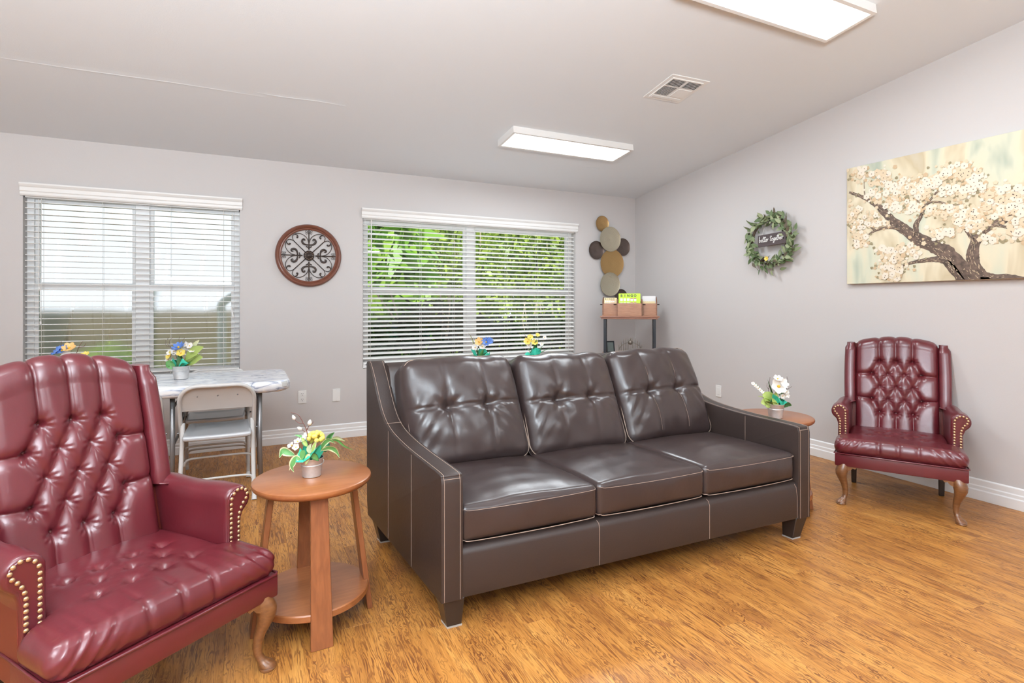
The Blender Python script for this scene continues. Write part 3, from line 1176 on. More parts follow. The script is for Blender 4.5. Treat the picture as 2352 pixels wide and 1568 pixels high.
def wing_chair(label):
    r = thing('wing_chair', label, 'armchair', group='burgundy tufted wing chairs')
    link('tufted_back', MB().add(back_panel()).mesh('tufted_back', M_burg, smooth=True), r)
    link('seat', MB().add(seat_panel()).mesh('seat', M_burg, smooth=True), r)
    o = [(-0.30, 0.243), (0, 0)]
    part('seat_rail', MB().add(prism([(-0.331, -0.012), (0.331, -0.012), (0.312, 0.60), (-0.312, 0.60)], 0.243, 0.322, 'z')), M_burg, r, bevel=0.007, seg=2, smooth=True, angle=40)
    pp = [(-0.314, 0.58), (-0.331, 0.06), (-0.334, 0.0), (-0.320, -0.014), (0, -0.016), (0.320, -0.014), (0.334, 0.0), (0.331, 0.06), (0.314, 0.58)]
    part('piping', MB().add(tube([(a, b, 0.3215) for a, b in pp], 0.0045, 8)), M_burg_dark, r, smooth=True)
    ob = [(Yp(z) + 0.012, z) for z in (0.243, 0.5, 0.8, 0.955)] + [(Yp(0.97) + 0.04, 0.985)] + [(Yp(z) + 0.085, z) for z in (0.955, 0.8, 0.5)] + [(0.60, 0.243)]
    part('outer_back', MB().add(prism(ob, -0.285, 0.285)), M_burg_side, r, bevel=0.014, seg=2, smooth=True, angle=40)
    nail = MB().add(lathe([(0.0066, 0), (0.0062, 0.0022), (0.0042, 0.0042), (0.0, 0.005)], 10)).mesh('nail_head', M_brass, smooth=True)
    but = MB().add(lathe([(0.0085, -0.004), (0.0085, 0.001), (0.006, 0.0038), (0.0, 0.005)], 14)).mesh('button', M_burg, smooth=True)
    for s in (-1, 1):
        a = link('arm', MB().add(arm_mesh(s)).mesh('arm', M_burg, smooth=True, angle=50), r)
        link('wing', MB().add(wing_mesh(s)).mesh('wing', M_burg, smooth=True, angle=50), r)
        part('wing_welt', MB().add(tube(smooth_path([(s * 0.236, 0.535, 0.582), (s * 0.262, 0.520, 0.577), (s * 0.30, 0.54, 0.572), (s * 0.312, 0.60, 0.575)], 4), 0.004, 6)), M_burg_dark, r, smooth=True)
        part('outside_panel', MB().add(prism([(0.186, 0.25), (0.60, 0.25), (0.60, 0.565), (0.42, 0.535), (0.19, 0.50)], s * 0.316, s * 0.3235)), M_burg_side, r, bevel=0.002, seg=1)
        pan = [(s * u, z) for u, z in [(0.2695, 0.375), (0.2695, 0.55)] + [(0.312 + 0.041 * math.cos(rad(170 - k * 20)), 0.557 + 0.041 * math.sin(rad(170 - k * 20))) for k in range(11)] + [(0.326, 0.512), (0.319, 0.48), (0.318, 0.375)]]
        fp = part('arm_front', MB().add(prism(pan, 0.1735, 0.182, 'y')), M_burg, r, bevel=0.002, seg=1)
        for u, z in nail_path(s):
            link('nail_head', nail, fp, (u, 0.1732, z), (PI / 2, 0, 0))
        part('front_leg', cabriole(s), M_oak, r, smooth=True, angle=55)
        part('rear_leg', MB().add(frustum(s * 0.246, 0.545, 0.0, 0.26, 0.030, 0.030, 0.04, 0.04, 0, -0.015)), M_darkwood, r, bevel=0.004, seg=1)
    for u, z in buttons:
        link('button', but, r, (u, Yp(z) - 0.002, z), (PI / 2 + 0.25, 0, 0))
    return r


wc = wing_chair('burgundy tufted leather wing chair against the right wall below the canvas')
wc2 = copy_tree(wc)
wc.location = (3.5466, 1.9614, 0)
wc.rotation_euler.z = rad(-59.82)
wc2.location = (-0.170, 1.907, 0)
wc2.rotation_euler.z = rad(36.8)
for o in wc2.children:       # the near chair's back is a little taller and plumper at the top
    if o.name.split('.')[0] in ('tufted_back', 'wing', 'outer_back'):
        o.data = o.data.copy()
        for v in o.data.vertices:
            if v.co.z > 0.88:
                d_ = (v.co.z - 0.88) * 0.34
                v.co.z += d_
                v.co.y += 0.264 * d_
wc2['label'] = 'near burgundy tufted wing chair cut off by the left photo edge'

# ------------------------------------------------------------------ brown leather sofa
SH = Matrix(((1, -0.0941, 0, 0), (0, 0.9956, 0, 0), (0, 0, 1, 0), (0, 0, 0, 1)))
sofa = thing('sofa', 'dark brown leather three-seat sofa with pale stitching in the middle of the room', 'sofa', (0.706, 2.035, 0), rad(-1.2))


def spart(name, mb, mats, **k):
    m2 = MB()
    m2.v = [tuple(SH @ Vector(p)) for p in mb.v]
    m2.f, m2.mi = mb.f, mb.mi
    return part(name, m2, mats, sofa, **k)


arm_top = [(-0.030, 0.575), (-0.024, 0.597), (-0.006, 0.610), (0.15, 0.617), (0.30, 0.622), (0.45, 0.632), (0.58, 0.648), (0.66, 0.668), (0.72, 0.694), (0.78, 0.738),
           (0.84, 0.803), (0.90, 0.872), (0.95, 0.922), (0.985, 0.950), (1.01, 0.957)]
top_s = [(p.x, p.y) for p in smooth_path([(a, b, 0) for a, b in arm_top], 4)]
aout = [(-0.030, 0.118)] + top_s + [(1.028, 0.945), (1.03, 0.90), (1.02, 0.20), (1.0, 0.118)]
for u0, u1, sd in ((-0.036, 0.052, -1), (1.948, 2.036, 1)):
    spart('arm', MB().add(prism(aout, u0, u1)), M_brown_side, bevel=0.011, seg=3, smooth=True, angle=50)
    st = MB()
    for uu in (u0 + 0.012, u1 - 0.012):
        st.add(tube([(uu, -0.0305, 0.122)] + [(uu, a - (0.0005 if a < 0 else 0), b + (0.0006 if a > -0.02 else 0)) for a, b in top_s[:-3]], 0.0011, 5))
    st.add(tube([(u0 + 0.01, -0.0275, 0.592), (u1 - 0.01, -0.0275, 0.592)], 0.0012, 5))
    st.add(tube([(u0 + 0.006, 0.68, 0.6765), (u1 - 0.006, 0.68, 0.6765)], 0.0012, 5))
    uo = u0 - 0.0004 if sd < 0 else u1 + 0.0004
    ui = u1 + 0.0004 if sd < 0 else u0 - 0.0004
    for vv, zt_ in ((0.305, 0.612), (0.635, 0.648)):
        st.add(tube([(uo, vv, 0.125), (uo, vv, zt_)], 0.0011, 5))
    st.add(tube([(ui, 0.30, 0.40), (ui, 0.30, 0.612)], 0.0011, 5))
    spart('stitching', st, M_stitch)
rail = [(-0.020, 0.120), (-0.024, 0.135), (-0.024, 0.285), (-0.018, 0.303), (-0.004, 0.312), (0.03, 0.316), (0.74, 0.316), (0.80, 0.120)]
spart('front_rail', MB().add(prism(rail, 0.046, 1.954)), M_brown_side, smooth=True, angle=40)
st = MB()
for uu in (0.688, 1.325):
    st.add(tube([(uu, -0.0245, 0.123), (uu, -0.0245, 0.285), (uu, -0.0185, 0.304), (uu, -0.004, 0.3125)], 0.0011, 5))
st.add(tube([(1.944, -0.0245, 0.123), (1.943, -0.0245, 0.24), (1.935, -0.0235, 0.29), (1.930, -0.017, 0.306)], 0.0011, 5))
spart('stitching', st, M_stitch)
spart('back_frame', MB().add(prism([(0.80, 0.118), (0.72, 0.42), (0.885, 0.90), (0.91, 0.935), (0.95, 0.948), (1.0, 0.945), (1.015, 0.92), (1.0, 0.118)], 0.046, 1.954)), M_brown_side, bevel=0.012, seg=2, smooth=True, angle=40)


def seat_cushion(cx, w, seed):
    def fn(P, q):
        p = P.copy()
        if q[2] > 0:
            p.z += 0.030 * (1 - abs(q[0]) ** 2.5) * (1 - abs(q[1]) ** 2.5) * q[2]
            nz = noise.noise(Vector((p.x * 5 + seed, p.y * 6, seed * 3.1))) * 0.006 + noise.noise(Vector((p.x * 14 + seed, p.y * 9, seed))) * 0.0022
            rp = math.sin((p.y * 1.0 + 0.5 * p.x * p.x) * 62 + seed) * 0.0009 * max(0, 1 - abs(q[0]) ** 2)
            p.z += (nz + rp) * q[2] * (1 - q[0] ** 4)
        if q[1] < -0.5:
            p.y -= 0.010 * (1 - q[0] ** 2) * (1 - q[2] ** 2)
            p.y += noise.noise(Vector((p.x * 9 + seed, p.z * 12, 4.0))) * 0.004 * (1 - q[2] ** 4)
        p.x += 0.004 * (1 - q[2] ** 2) * q[0] * 0.5
        return p
    v, f = rbox(w, 0.60, 0.146, 0.024, (44, 40, 10), fn)
    c = (cx, 0.288, 0.400)
    spart('seat_cushion', MB().add(([(a + c[0], b + c[1], z + c[2]) for a, b, z in v], f)), M_brown, smooth=True)
    st = MB()
    h = w / 2 - 0.004
    for zz, dy, r_ in ((0.458, -0.0235, 0.0011), (0.335, -0.0165, 0.0018)):
        st.add(tube(smooth_path([(cx - h, 0.20, zz + 0.004), (cx - h, 0.02, zz), (cx - h + 0.010, dy + 0.012, zz), (cx - h + 0.05, dy, zz - 0.003), (cx, dy - 0.006, zz - 0.004), (cx + h - 0.05, dy, zz - 0.003), (cx + h - 0.010, dy + 0.012, zz), (cx + h, 0.02, zz)], 4), r_, 5))
    spart('stitching', st, M_stitch)


for cx, w, sd in ((0.371, 0.634, 1.3), (0.999, 0.614, 4.7), (1.625, 0.630, 8.2)):
    seat_cushion(cx, w, sd)

TU = 0.1045


def cush_disp(x, z, seed, W=0.3125, Hh=0.28):
    a, b = x / W, z / Hh
    puff = 0.052 * max(0, 1 - abs(a) ** 2.6) * max(0, 1 - abs(b) ** 2.6)
    z0 = 0.012
    g = 0
    for tx in (-TU, TU):
        r = math.hypot(x - tx, z - z0)
        g -= 0.026 * math.exp(-(r / 0.030) ** 2) + 0.014 * math.exp(-(r / 0.085) ** 2)
        an = math.atan2(z - z0, x - tx)
        g += 0.0045 * math.sin(an * 6 + seed * 2 + tx * 9) * math.exp(-((r - 0.055) / 0.032) ** 2)
        g -= 0.009 * math.exp(-abs(x - tx) / 0.009) * (1 - 0.4 * abs(b))
    g -= 0.014 * math.exp(-abs(z - z0) / 0.008)
    g += noise.noise(Vector((x * 6 + seed * 7, z * 6, seed))) * 0.013 + noise.noise(Vector((x * 15 + seed, z * 11, 3.3))) * 0.005
    # slack folds running in from the lower corners
    for sx in (-1, 1):
        t = (x * sx - 0.16) * 0.8 + (z + 0.16) * 0.6
        g += 0.003 * math.sin(t * 120 + seed) * math.exp(-((x * sx - 0.24) / 0.07) ** 2) * math.exp(-((z + 0.05) / 0.12) ** 2)
    return puff + g * min(1, max(0, (1 - abs(a)) * 6)) * min(1, max(0, (1 - abs(b)) * 6))


def back_cushion(cx, w, seed, dz=0.0, roll=0.0):
    W, Hh, T = w / 2, 0.282, 0.19

    def fn(P, q):
        p = P.copy()
        if q[1] < 0:
            p.y -= cush_disp(p.x, p.z, seed, W, Hh) * min(1, -q[1] * 1.6)
        # soft sagging outline
        if q[2] > 0.5:
            p.z += (0.012 * (1 - q[0] ** 2) + 0.004 * math.sin(p.x * 26 + seed) + noise.noise(Vector((p.x * 12, p.y * 8, seed))) * 0.006) * (q[2] - 0.5) * 2
        p.x *= 1 - 0.05 * max(0, q[2]) ** 3 * abs(q[0])
        return p
    M = Matrix.Translation((cx, 0.698, 0.690 + dz)) @ Matrix.Rotation(rad(roll), 4, 'Y') @ Matrix.Rotation(rad(-22.5), 4, 'X')
    v, f = rbox(w, T, 0.564, 0.058, (72, 14, 66), fn)
    mb = MB().add((v, f), 0, M)
    spart('back_cushion', mb, M_brown, smooth=True)
    st = MB()
    off = 0.0006

    def fy(x, z):
        return -T / 2 - cush_disp(x, z, seed, W, Hh) - off
    for tx in (-TU, TU):
        pts = [(tx, fy(tx, -0.225 + 0.45 * i / 40) + (0.0 if abs(i / 40 - 0.526) > 0.05 else 0.004), -0.225 + 0.45 * i / 40) for i in range(41)]
        st.add(tube(pts, 0.0011, 5), 0, M)
    pts = [(-W + 0.055 + (w - 0.11) * i / 60, fy(-W + 0.055 + (w - 0.11) * i / 60, 0.012) + 0.001, 0.012) for i in range(61)]
    st.add(tube(pts, 0.0011, 5), 0, M)
    spart('stitching', st, M_stitch)
    pm_, ps_ = MB(), MB()
    a, b, y = W + 0.0008, Hh + 0.0008, -0.045
    cr = 0.066
    loop = []
    for sx, sz, a0 in ((1, 1, 0), (-1, 1, 90), (-1, -1, 180), (1, -1, 270)):
        for k in range(7):
            an = rad(a0 + k * 15)
            loop.append(((sx * (a - cr) + cr * math.cos(an)) * (1 - 0.05 * (1 if sz > 0 else 0)), y, sz * (b - cr) + cr * math.sin(an)))
    pm_.add(tube(loop, 0.0045, 6, closed=True), 0, M)
    ps_.add(tube([(p[0] * 0.984, p[1] - 0.024, p[2] * 0.984) for p in loop], 0.0026, 5, closed=True), 0, M)
    spart('piping', pm_, M_brown, smooth=True)
    spart('stitching', ps_, M_stitch)


for cx, w, sd, dz, ro in ((0.365, 0.634, 1.0, 0.008, -0.8), (0.996, 0.625, 2.6, 0.0, 0.3), (1.630, 0.640, 3.9, 0.006, -0.6)):
    back_cushion(cx, w, sd, dz, ro)
for cu, cv, ou, ov in ((0.030, 0.030, -0.012, -0.010), (1.970, 0.030, 0.012, -0.010), (0.030, 0.915, -0.012, 0.012), (1.970, 0.915, 0.012, 0.012)):
    lg = spart('leg', MB().add(frustum(cu, cv, 0.006, 0.122, 0.060, 0.060, 0.088, 0.088, ou, ov)), M_espresso, bevel=0.003, seg=1)
    gm = MB()
    gm.v = [tuple(SH @ Vector(p)) for p in frustum(cu, cv, 0.0, 0.007, 0.060, 0.060, 0.063, 0.063)[0]]
    gm.f = frustum(0, 0, 0, 1, 1, 1, 1, 1)[1]
    gm.mi = [0] * 6
    part('glide', gm, M_glide, lg)

# ------------------------------------------------------------------ round side tables
def side_table(label):
    r = thing('side_table', label, 'side table', group='round cherry side tables')
    H, R = 0.575, 0.228
    part('tabletop', MB().add(lathe([(R - 0.014, H - 0.030), (R - 0.004, H - 0.022), (R, H - 0.012), (R - 0.002, H - 0.004), (R - 0.008, H)], 72)), M_cherry, r, smooth=True, angle=40)
    part('shelf', MB().add(lathe([(0.212, 0.098), (0.216, 0.102), (0.216, 0.122), (0.212, 0.126)], 64)), M_cherry, r, smooth=True, angle=40)
    v = []
    for z, rr, w in ((0.0, 0.232, 0.040), (0.548, 0.165, 0.031)):
        v += [(rr - 0.022, -w, z), (rr, -w, z), (rr, w, z), (rr - 0.022, w, z)]
    me = MB().add((v, box(0, 1, 0, 1, 0, 1)[1])).mesh('leg', M_cherry_leg, bevel=0.002, seg=1)
    for k in range(4):
        link('leg', me, r, rot=(0, 0, k * PI / 2))
    return r


t1 = side_table('round cherry side table between the near armchair and the sofa')
t2 = copy_tree(t1)
t1.location = (0.243, 2.345, 0)
t2.location = (2.955, 2.36, 0)
t1.rotation_euler.z = rad(2)
t2.rotation_euler.z = rad(-24)
t2['label'] = 'round cherry side table half hidden behind the right arm of the sofa'

# ------------------------------------------------------------------ folding chairs
def folding_chair(label):
    r = thing('folding_chair', label, 'folding chair', group='beige steel folding chairs')
    TR = 0.0125
    X = 0.213

    def on(z):          # y of the main tube at height z (0 = under the back's top)
        return -0.03 + (0.752 - z) * 0.545
    pts = [(-X, on(0.0), 0.0), (-X, on(0.3), 0.3), (-X, on(0.60), 0.60)]
    rc = 0.10
    for k in range(7):
        a = rad(180 - k * 15)
        pts.append((-X + rc + rc * math.cos(a), on(0.652 + rc * math.sin(a)), 0.652 + rc * math.sin(a)))
    pts += [(-p[0], p[1], p[2]) for p in pts[::-1]]
    part('back_frame', MB().add(tube(pts, TR, 10)), M_grey, r, smooth=True)
    # sheet-metal back panel following the bend
    nu, nz = 25, 9
    v = []
    for th in (0.0, 0.004):
        for i in range(nu):
            x = (-1 + 2 * i / (nu - 1)) * (X - 0.004)
            ax = max(0, abs(x) - (X - rc))
            top = 0.652 + math.sqrt(max(0, rc * rc - ax * ax)) - 0.004
            for j in range(nz):
                z = 0.585 + (top - 0.585) * j / (nz - 1)
                v.append((x, on(z) + 0.004 + th + 0.020 * (1 - (x / X) ** 2), z))
    gf = grid_faces(nu, nz)
    f = gf + [tuple(q + nu * nz for q in g[::-1]) for g in gf]
    N_ = nu * nz
    for j in range(nz - 1):
        f += [(j, j + 1, N_ + j + 1, N_ + j), ((nu - 1) * nz + j + 1, (nu - 1) * nz + j, N_ + (nu - 1) * nz + j, N_ + (nu - 1) * nz + j + 1)]
    for i in range(nu - 1):
        f += [(i * nz, N_ + i * nz, N_ + (i + 1) * nz, (i + 1) * nz), (i * nz + nz - 1, (i + 1) * nz + nz - 1, N_ + (i + 1) * nz + nz - 1, N_ + i * nz + nz - 1)]
    bp_ = part('backrest', MB().add((v, f)), M_grey, r, smooth=True, angle=40)
    for x in (-0.115, 0.0, 0.115):
        part('rivet', MB().add(lathe([(0.005, 0), (0.0035, 0.002), (0, 0.0025)], 8)), M_steel, bp_, loc=(x, on(0.68) + 0.003 + 0.020 * (1 - (x / X) ** 2), 0.68), rot=(PI / 2, 0, 0))
    # rear leg frame with two bowed stretchers
    for s in (-1, 1):
        part('rear_leg', MB().add(tube([(s * (X - 0.012), on(0.50) + 0.004, 0.505), (s * (X - 0.008), 0.06, 0.27), (s * (X - 0.002), -0.035, 0.0)], 0.0115, 10, flat=(1.15, 0.9))), M_grey, r, smooth=True, angle=60)
        part('foot_cap', MB().add(tube([(s * (X - 0.002), -0.020, 0.034), (s * (X - 0.002), -0.037, 0.0)], [0.0135, 0.0165], 10)), M_rubber, r, smooth=True, angle=60)
        part('foot_cap', MB().add(tube([(s * X, on(0.034), 0.034), (s * X, on(0.0), 0.0)], [0.014, 0.016], 10)), M_rubber, r, smooth=True, angle=60)
        part('pivot', MB().add(tube([(s * (X - 0.02), on(0.435), 0.435), (s * (X + 0.022), on(0.435), 0.435)], 0.006, 8)), M_steel, r, smooth=True, angle=60)
        part('seat_bracket', MB().add(box(s * (X - 0.016) - 0.002, s * (X - 0.016) + 0.002, 0.10, 0.26, 0.405, 0.425)), M_steel, r)
    for z, yy in ((0.155, 0.008), (0.235, on(0.235))):
        b_ = X - 0.006
        part('stretcher', MB().add(tube(smooth_path([(-b_, yy, z - 0.045), (-b_ + 0.010, yy, z - 0.016), (-b_ + 0.045, yy, z), (0, yy, z + 0.003), (b_ - 0.045, yy, z), (b_ - 0.010, yy, z - 0.016), (b_, yy, z - 0.045)], 4), 0.0075, 8)), M_grey, r, smooth=True)
    # pressed seat pan
    def fn(P, q):
        if q[2] > 0.5 and abs(q[0]) < 0.9 and abs(q[1]) < 0.9:
            k = min(1, (0.9 - abs(q[0])) / 0.14, (0.9 - abs(q[1])) / 0.14)
            P.z -= 0.010 * k * k * (3 - 2 * k)
        P.z += 0.006 * q[1] - 0.004 * (1 - q[0] ** 2) * 1.0
        P.x *= 1 - 0.05 * max(0, q[1])
        return P
    v, f = rbox(0.388, 0.392, 0.032, 0.014, (28, 28, 6), fn)
    part('seat', MB().add(([(a, b + 0.175, c + 0.432) for a, b, c in v], f)), M_greyseat, r, smooth=True)
    return r


fc = folding_chair('beige steel folding chair facing the cloth-covered table, seen whole from behind')
fc.location = (-0.165, 3.965, 0)
fc2 = copy_tree(fc)
fc2.location = (-0.690, 3.985, 0)
fc2.rotation_euler.z = rad(1)
fc2['label'] = 'beige folding chair mostly hidden behind the near red armchair'
fc3 = copy_tree(fc)
fc3.location = (-0.20, 4.835, 0)
fc3.rotation_euler.z = PI
fc3['label'] = 'beige folding chair on the window side of the folding table'

# ------------------------------------------------------------------ folding tables with fitted cloths
def marble_cloth():
    m = bpy.data.materials.new('marble_print_cloth')
    m.use_nodes = True
    nt = m.node_tree
    N, L = nt.nodes, nt.links
    b = N['Principled BSDF']
    b.inputs['Roughness'].default_value = 0.28
    tc = N.new('ShaderNodeTexCoord')
    mp = N.new('ShaderNodeMapping')
    mp.inputs['Rotation'].default_value = (0, 0, rad(14))
    mp.inputs['Scale'].default_value = (1.3, 5.5, 4)
    L.new(tc.outputs['Object'], mp.inputs[0])
    n = N.new('ShaderNodeTexNoise')
    n.inputs['Scale'].default_value = 1.6
    n.inputs['Detail'].default_value = 5
    n.inputs['Distortion'].default_value = 1.6
    L.new(mp.outputs[0], n.inputs['Vector'])
    r = N.new('ShaderNodeValToRGB')
    e = r.color_ramp.elements
    for p, c in ((0.44, (0.80, 0.80, 0.81)), (0.478, (0.42, 0.44, 0.52)), (0.490, (0.16, 0.18, 0.25)), (0.505, (0.62, 0.63, 0.68)), (0.56, (0.84, 0.84, 0.84)), (0.615, (0.52, 0.56, 0.70)), (0.63, (0.40, 0.34, 0.31)), (0.66, (0.84, 0.84, 0.84))):
        x = e.new(p)
        x.color = (*c, 1)
    e.remove(e[0])
    e[-1].color = (0.82, 0.82, 0.83, 1)
    L.new(n.outputs[0], r.inputs[0])
    L.new(r.outputs[0], b.inputs['Base Color'])
    return m


M_cloth = marble_cloth()
M_board = mat('speckled_table_board', (0.45, 0.44, 0.42), 0.6)


def folding_table(x0, x1, y0, y1, lab_t, lab_c):
    cx, cy = (x0 + x1) / 2, (y0 + y1) / 2
    w, d = (x1 - x0) / 2, (y1 - y0) / 2
    T = 0.742
    r = thing('folding_table', lab_t, 'table', (cx, cy, 0), group='folding banquet tables')
    part('tabletop', MB().add(box(-w + 0.01, w - 0.01, -d + 0.01, d - 0.01, T - 0.035, T)), M_board, r, bevel=0.006, seg=2)
    for s, lx in [(-1, -(w - 0.18)), (1, w - 0.18)] + ([(-1, 0.225)] if w > 0.9 else []):
        for yy in (-d + 0.085, d - 0.085):
            part('leg', MB().add(tube([(lx, yy, T - 0.036), (lx, yy, 0.30), (lx + s * 0.010, yy + (0.02 if yy < 0 else -0.02), 0.012)], 0.015, 10)), M_steel, r, smooth=True)
            part('foot_cap', MB().add(lathe([(0.018, 0), (0.018, 0.03)], 10)), M_rubber, r, loc=(lx + s * 0.010, yy + (0.02 if yy < 0 else -0.02), 0))
        part('leg_crossbar', MB().add(tube([(lx, -d + 0.085, 0.36), (lx, d - 0.085, 0.36)], 0.010, 8)), M_steel, r, smooth=True)
        part('brace', MB().add(tube([(lx, 0, 0.60), (lx - s * 0.13, 0, 0.655), (lx - s * 0.36, 0, T - 0.036)], 0.009, 8, flat=(1.6, 0.7))), M_steel, r, smooth=True)
        part('brace_catch', MB().add(box(lx - s * 0.15 - 0.02, lx - s * 0.15 + 0.02, -0.016, 0.016, 0.645, 0.675)), M_steel, r, bevel=0.003, seg=1)
        part('upper_crossbar', MB().add(tube([(lx, -d + 0.085, 0.60), (lx, d - 0.085, 0.60)], 0.009, 8)), M_steel, r, smooth=True)
    # fitted cloth: rounded corners, gathered elastic edge
    per = []
    cr = 0.13
    W, D = w + 0.010, d + 0.010
    for sx, sy, a0 in ((1, 1, 0), (-1, 1, 90), (-1, -1, 180), (1, -1, 270)):
        for k in range(14):
            a = rad(a0 + k * 90 / 13)
            per.append((sx * (W - cr) + cr * math.cos(a), sy * (D - cr) + cr * math.sin(a), a))
    fine = []
    for i in range(len(per)):
        p, q = per[i], per[(i + 1) % len(per)]
        L_ = math.hypot(q[0] - p[0], q[1] - p[1])
        n = max(1, int(L_ / 0.012))
        aq = q[2] if q[2] >= p[2] - 0.01 else q[2] + 2 * PI
        for j in range(n):
            t = j / n
            fine.append((p[0] + (q[0] - p[0]) * t, p[1] + (q[1] - p[1]) * t, p[2] + (aq - p[2]) * t))
    k = len(fine)
    rows = [(-0.30, 0.0), (-0.10, 0.0), (-0.035, 0.0), (-0.010, -0.001), (0.001, -0.008), (0.004, -0.020), (0.003, -0.042), (-0.002, -0.058), (-0.022, -0.070)]
    v, f = [], []
    for ri, (o, dz) in enumerate(rows):
        for i, (x, y, a) in enumerate(fine):
            corner = 1 if abs(abs(x) - W) < cr and abs(abs(y) - D) < cr else 0.3
            g = (math.sin(i * 1.15) * 0.0028 + math.sin(i * 0.47 + 1) * 0.002) * (ri / 8) ** 2 * corner * (2.2 if ri > 4 else 1)
            wv = noise.noise(Vector((x * 4, y * 7, 1.7))) * 0.0035 * (0 if ri > 3 else 1) + 0.0035
            if ri == 0:
                px, py = x * (1 - 0.30 / max(W, 0.4)), y * (1 - 0.30 / max(D, 0.36))
            else:
                px, py = x + math.cos(a) * (o + g), y + math.sin(a) * (o + g)
            v.append((px, py, T + 0.004 + dz + (wv if ri <= 3 else 0) + (g * 0.5 if ri > 4 else 0)))
    for ri in range(len(rows) - 1):
        for i in range(k):
            f.append((ri * k + i, ri * k + (i + 1) % k, (ri + 1) * k + (i + 1) % k, (ri + 1) * k + i))
    f.append(tuple(range(k)))
    c = link('tablecloth', MB().add((v, f)).mesh('tablecloth', M_cloth, smooth=True, fix=True), None, (cx, cy, 0))
    tag(c, lab_c, 'tablecloth', 'fitted marble print cloths')
    return T + 0.0085


folding_table(-1.56, 0.262, 4.005, 4.765, 'grey-legged folding table in front of the fogged left window', 'white marble print cloth on the folding table by the left window')
TT = folding_table(1.16, 2.95, 3.70, 4.46, 'folding table standing behind the brown sofa by the right window', 'white marble print cloth on the table behind the sofa')

# ------------------------------------------------------------------ flower arrangements
M_leaf1 = mat('silk_leaf_green', (0.10, 0.27, 0.075), 0.5)
M_leaf2 = mat('silk_leaf_cream', (0.62, 0.64, 0.40), 0.5)
M_leaf3 = mat('silk_leaf_dark', (0.035, 0.11, 0.030), 0.5)
M_leaf4 = mat('silk_leaf_lime', (0.38, 0.48, 0.13), 0.5)
M_pet_w = mat('petal_white', (0.82, 0.80, 0.76), 0.55)
M_pet_y = mat('petal_yellow', (0.80, 0.63, 0.13), 0.55)
M_pet_b = mat('petal_blue', (0.10, 0.20, 0.52), 0.55)
M_pet_o = mat('petal_apricot', (0.80, 0.50, 0.19), 0.55)
M_eye = mat('flower_eye', (0.72, 0.42, 0.03), 0.6)
M_stem = mat('flower_stem', (0.12, 0.25, 0.06), 0.6)
M_branch = mat('red_brown_branch', (0.13, 0.045, 0.035), 0.6)
M_branch2 = mat('grey_brown_branch', (0.15, 0.10, 0.09), 0.7)


def frame_to(nrm, roll=0.0):
    q = Vector(nrm).to_track_quat('Z', 'Y').to_matrix().to_4x4()
    return q @ Matrix.Rotation(roll, 4, 'Z')


def blossom(parent, c, nrm, r, n, mi, name='blossom', cup=0.35):
    mb = MB()
    for k in range(n):
        a = 2 * PI * k / n
        for s_, t0, w in ((1, 0, 1),):
            v, f = [], []
            for i in range(4):
                t = i / 3
                wd = r * 0.42 * math.sin(PI * (0.18 + 0.72 * t)) * (1.15 if n < 7 else 0.7)
                z = cup * r * (t ** 1.6) + (0.0006 * k)
                for j in (-1, 0, 1):
                    rr = r * (0.10 + 0.9 * t)
                    v.append((rr * math.cos(a) - j * wd * math.sin(a), rr * math.sin(a) + j * wd * math.cos(a), z + (0.10 * r * abs(j) * t)))
            mb.add((v, grid_faces(4, 3)), 0)
    mb.add(sphere((0, 0, r * 0.14), r * 0.20, 8, 5), 1)
    o = link(name, mb.mesh(name, [mi, M_eye], smooth=True, fix=False), parent)
    o.matrix_local = Matrix.Translation(c) @ frame_to(nrm, random.uniform(0, 6))
    return o


def leaf_piece(parent, base, d, length, width, mats, droop=0.4, name='leaf'):
    """one silk leaf: six segments long, cream margin when two materials are given"""
    d = Vector(d).normalized()
    side = d.cross(Vector((0, 0, 1)))
    if side.length < 0.1:
        side = Vector((1, 0, 0))
    side.normalize()
    up = side.cross(d).normalized()
    v = []
    n = 7
    for i in range(n):
        t = i / (n - 1)
        w = width * 0.5 * (math.sin(PI * t ** 0.75) * 0.98 + 0.02)
        p = Vector(base) + d * length * t - Vector((0, 0, 1)) * droop * length * t * t
        for j, k in ((-1, 0.18), (-0.62, 0.06), (0, 0), (0.62, 0.06), (1, 0.18)):
            v.append(tuple(p + side * w * j + up * (k * w * 1.2 + 0.04 * w * math.sin(9 * t + j))))
    mb = MB()
    mb.v = v
    for i in range(n - 1):
        for j in range(4):
            a = i * 5 + j
            mb.f.append((a, a + 1, a + 6, a + 5))
            mb.mi.append(1 if (len(mats) > 1 and (j in (0, 3) or i == n - 2)) else 0)
    return link(name, mb.mesh(name, mats, smooth=True, fix=False), parent)


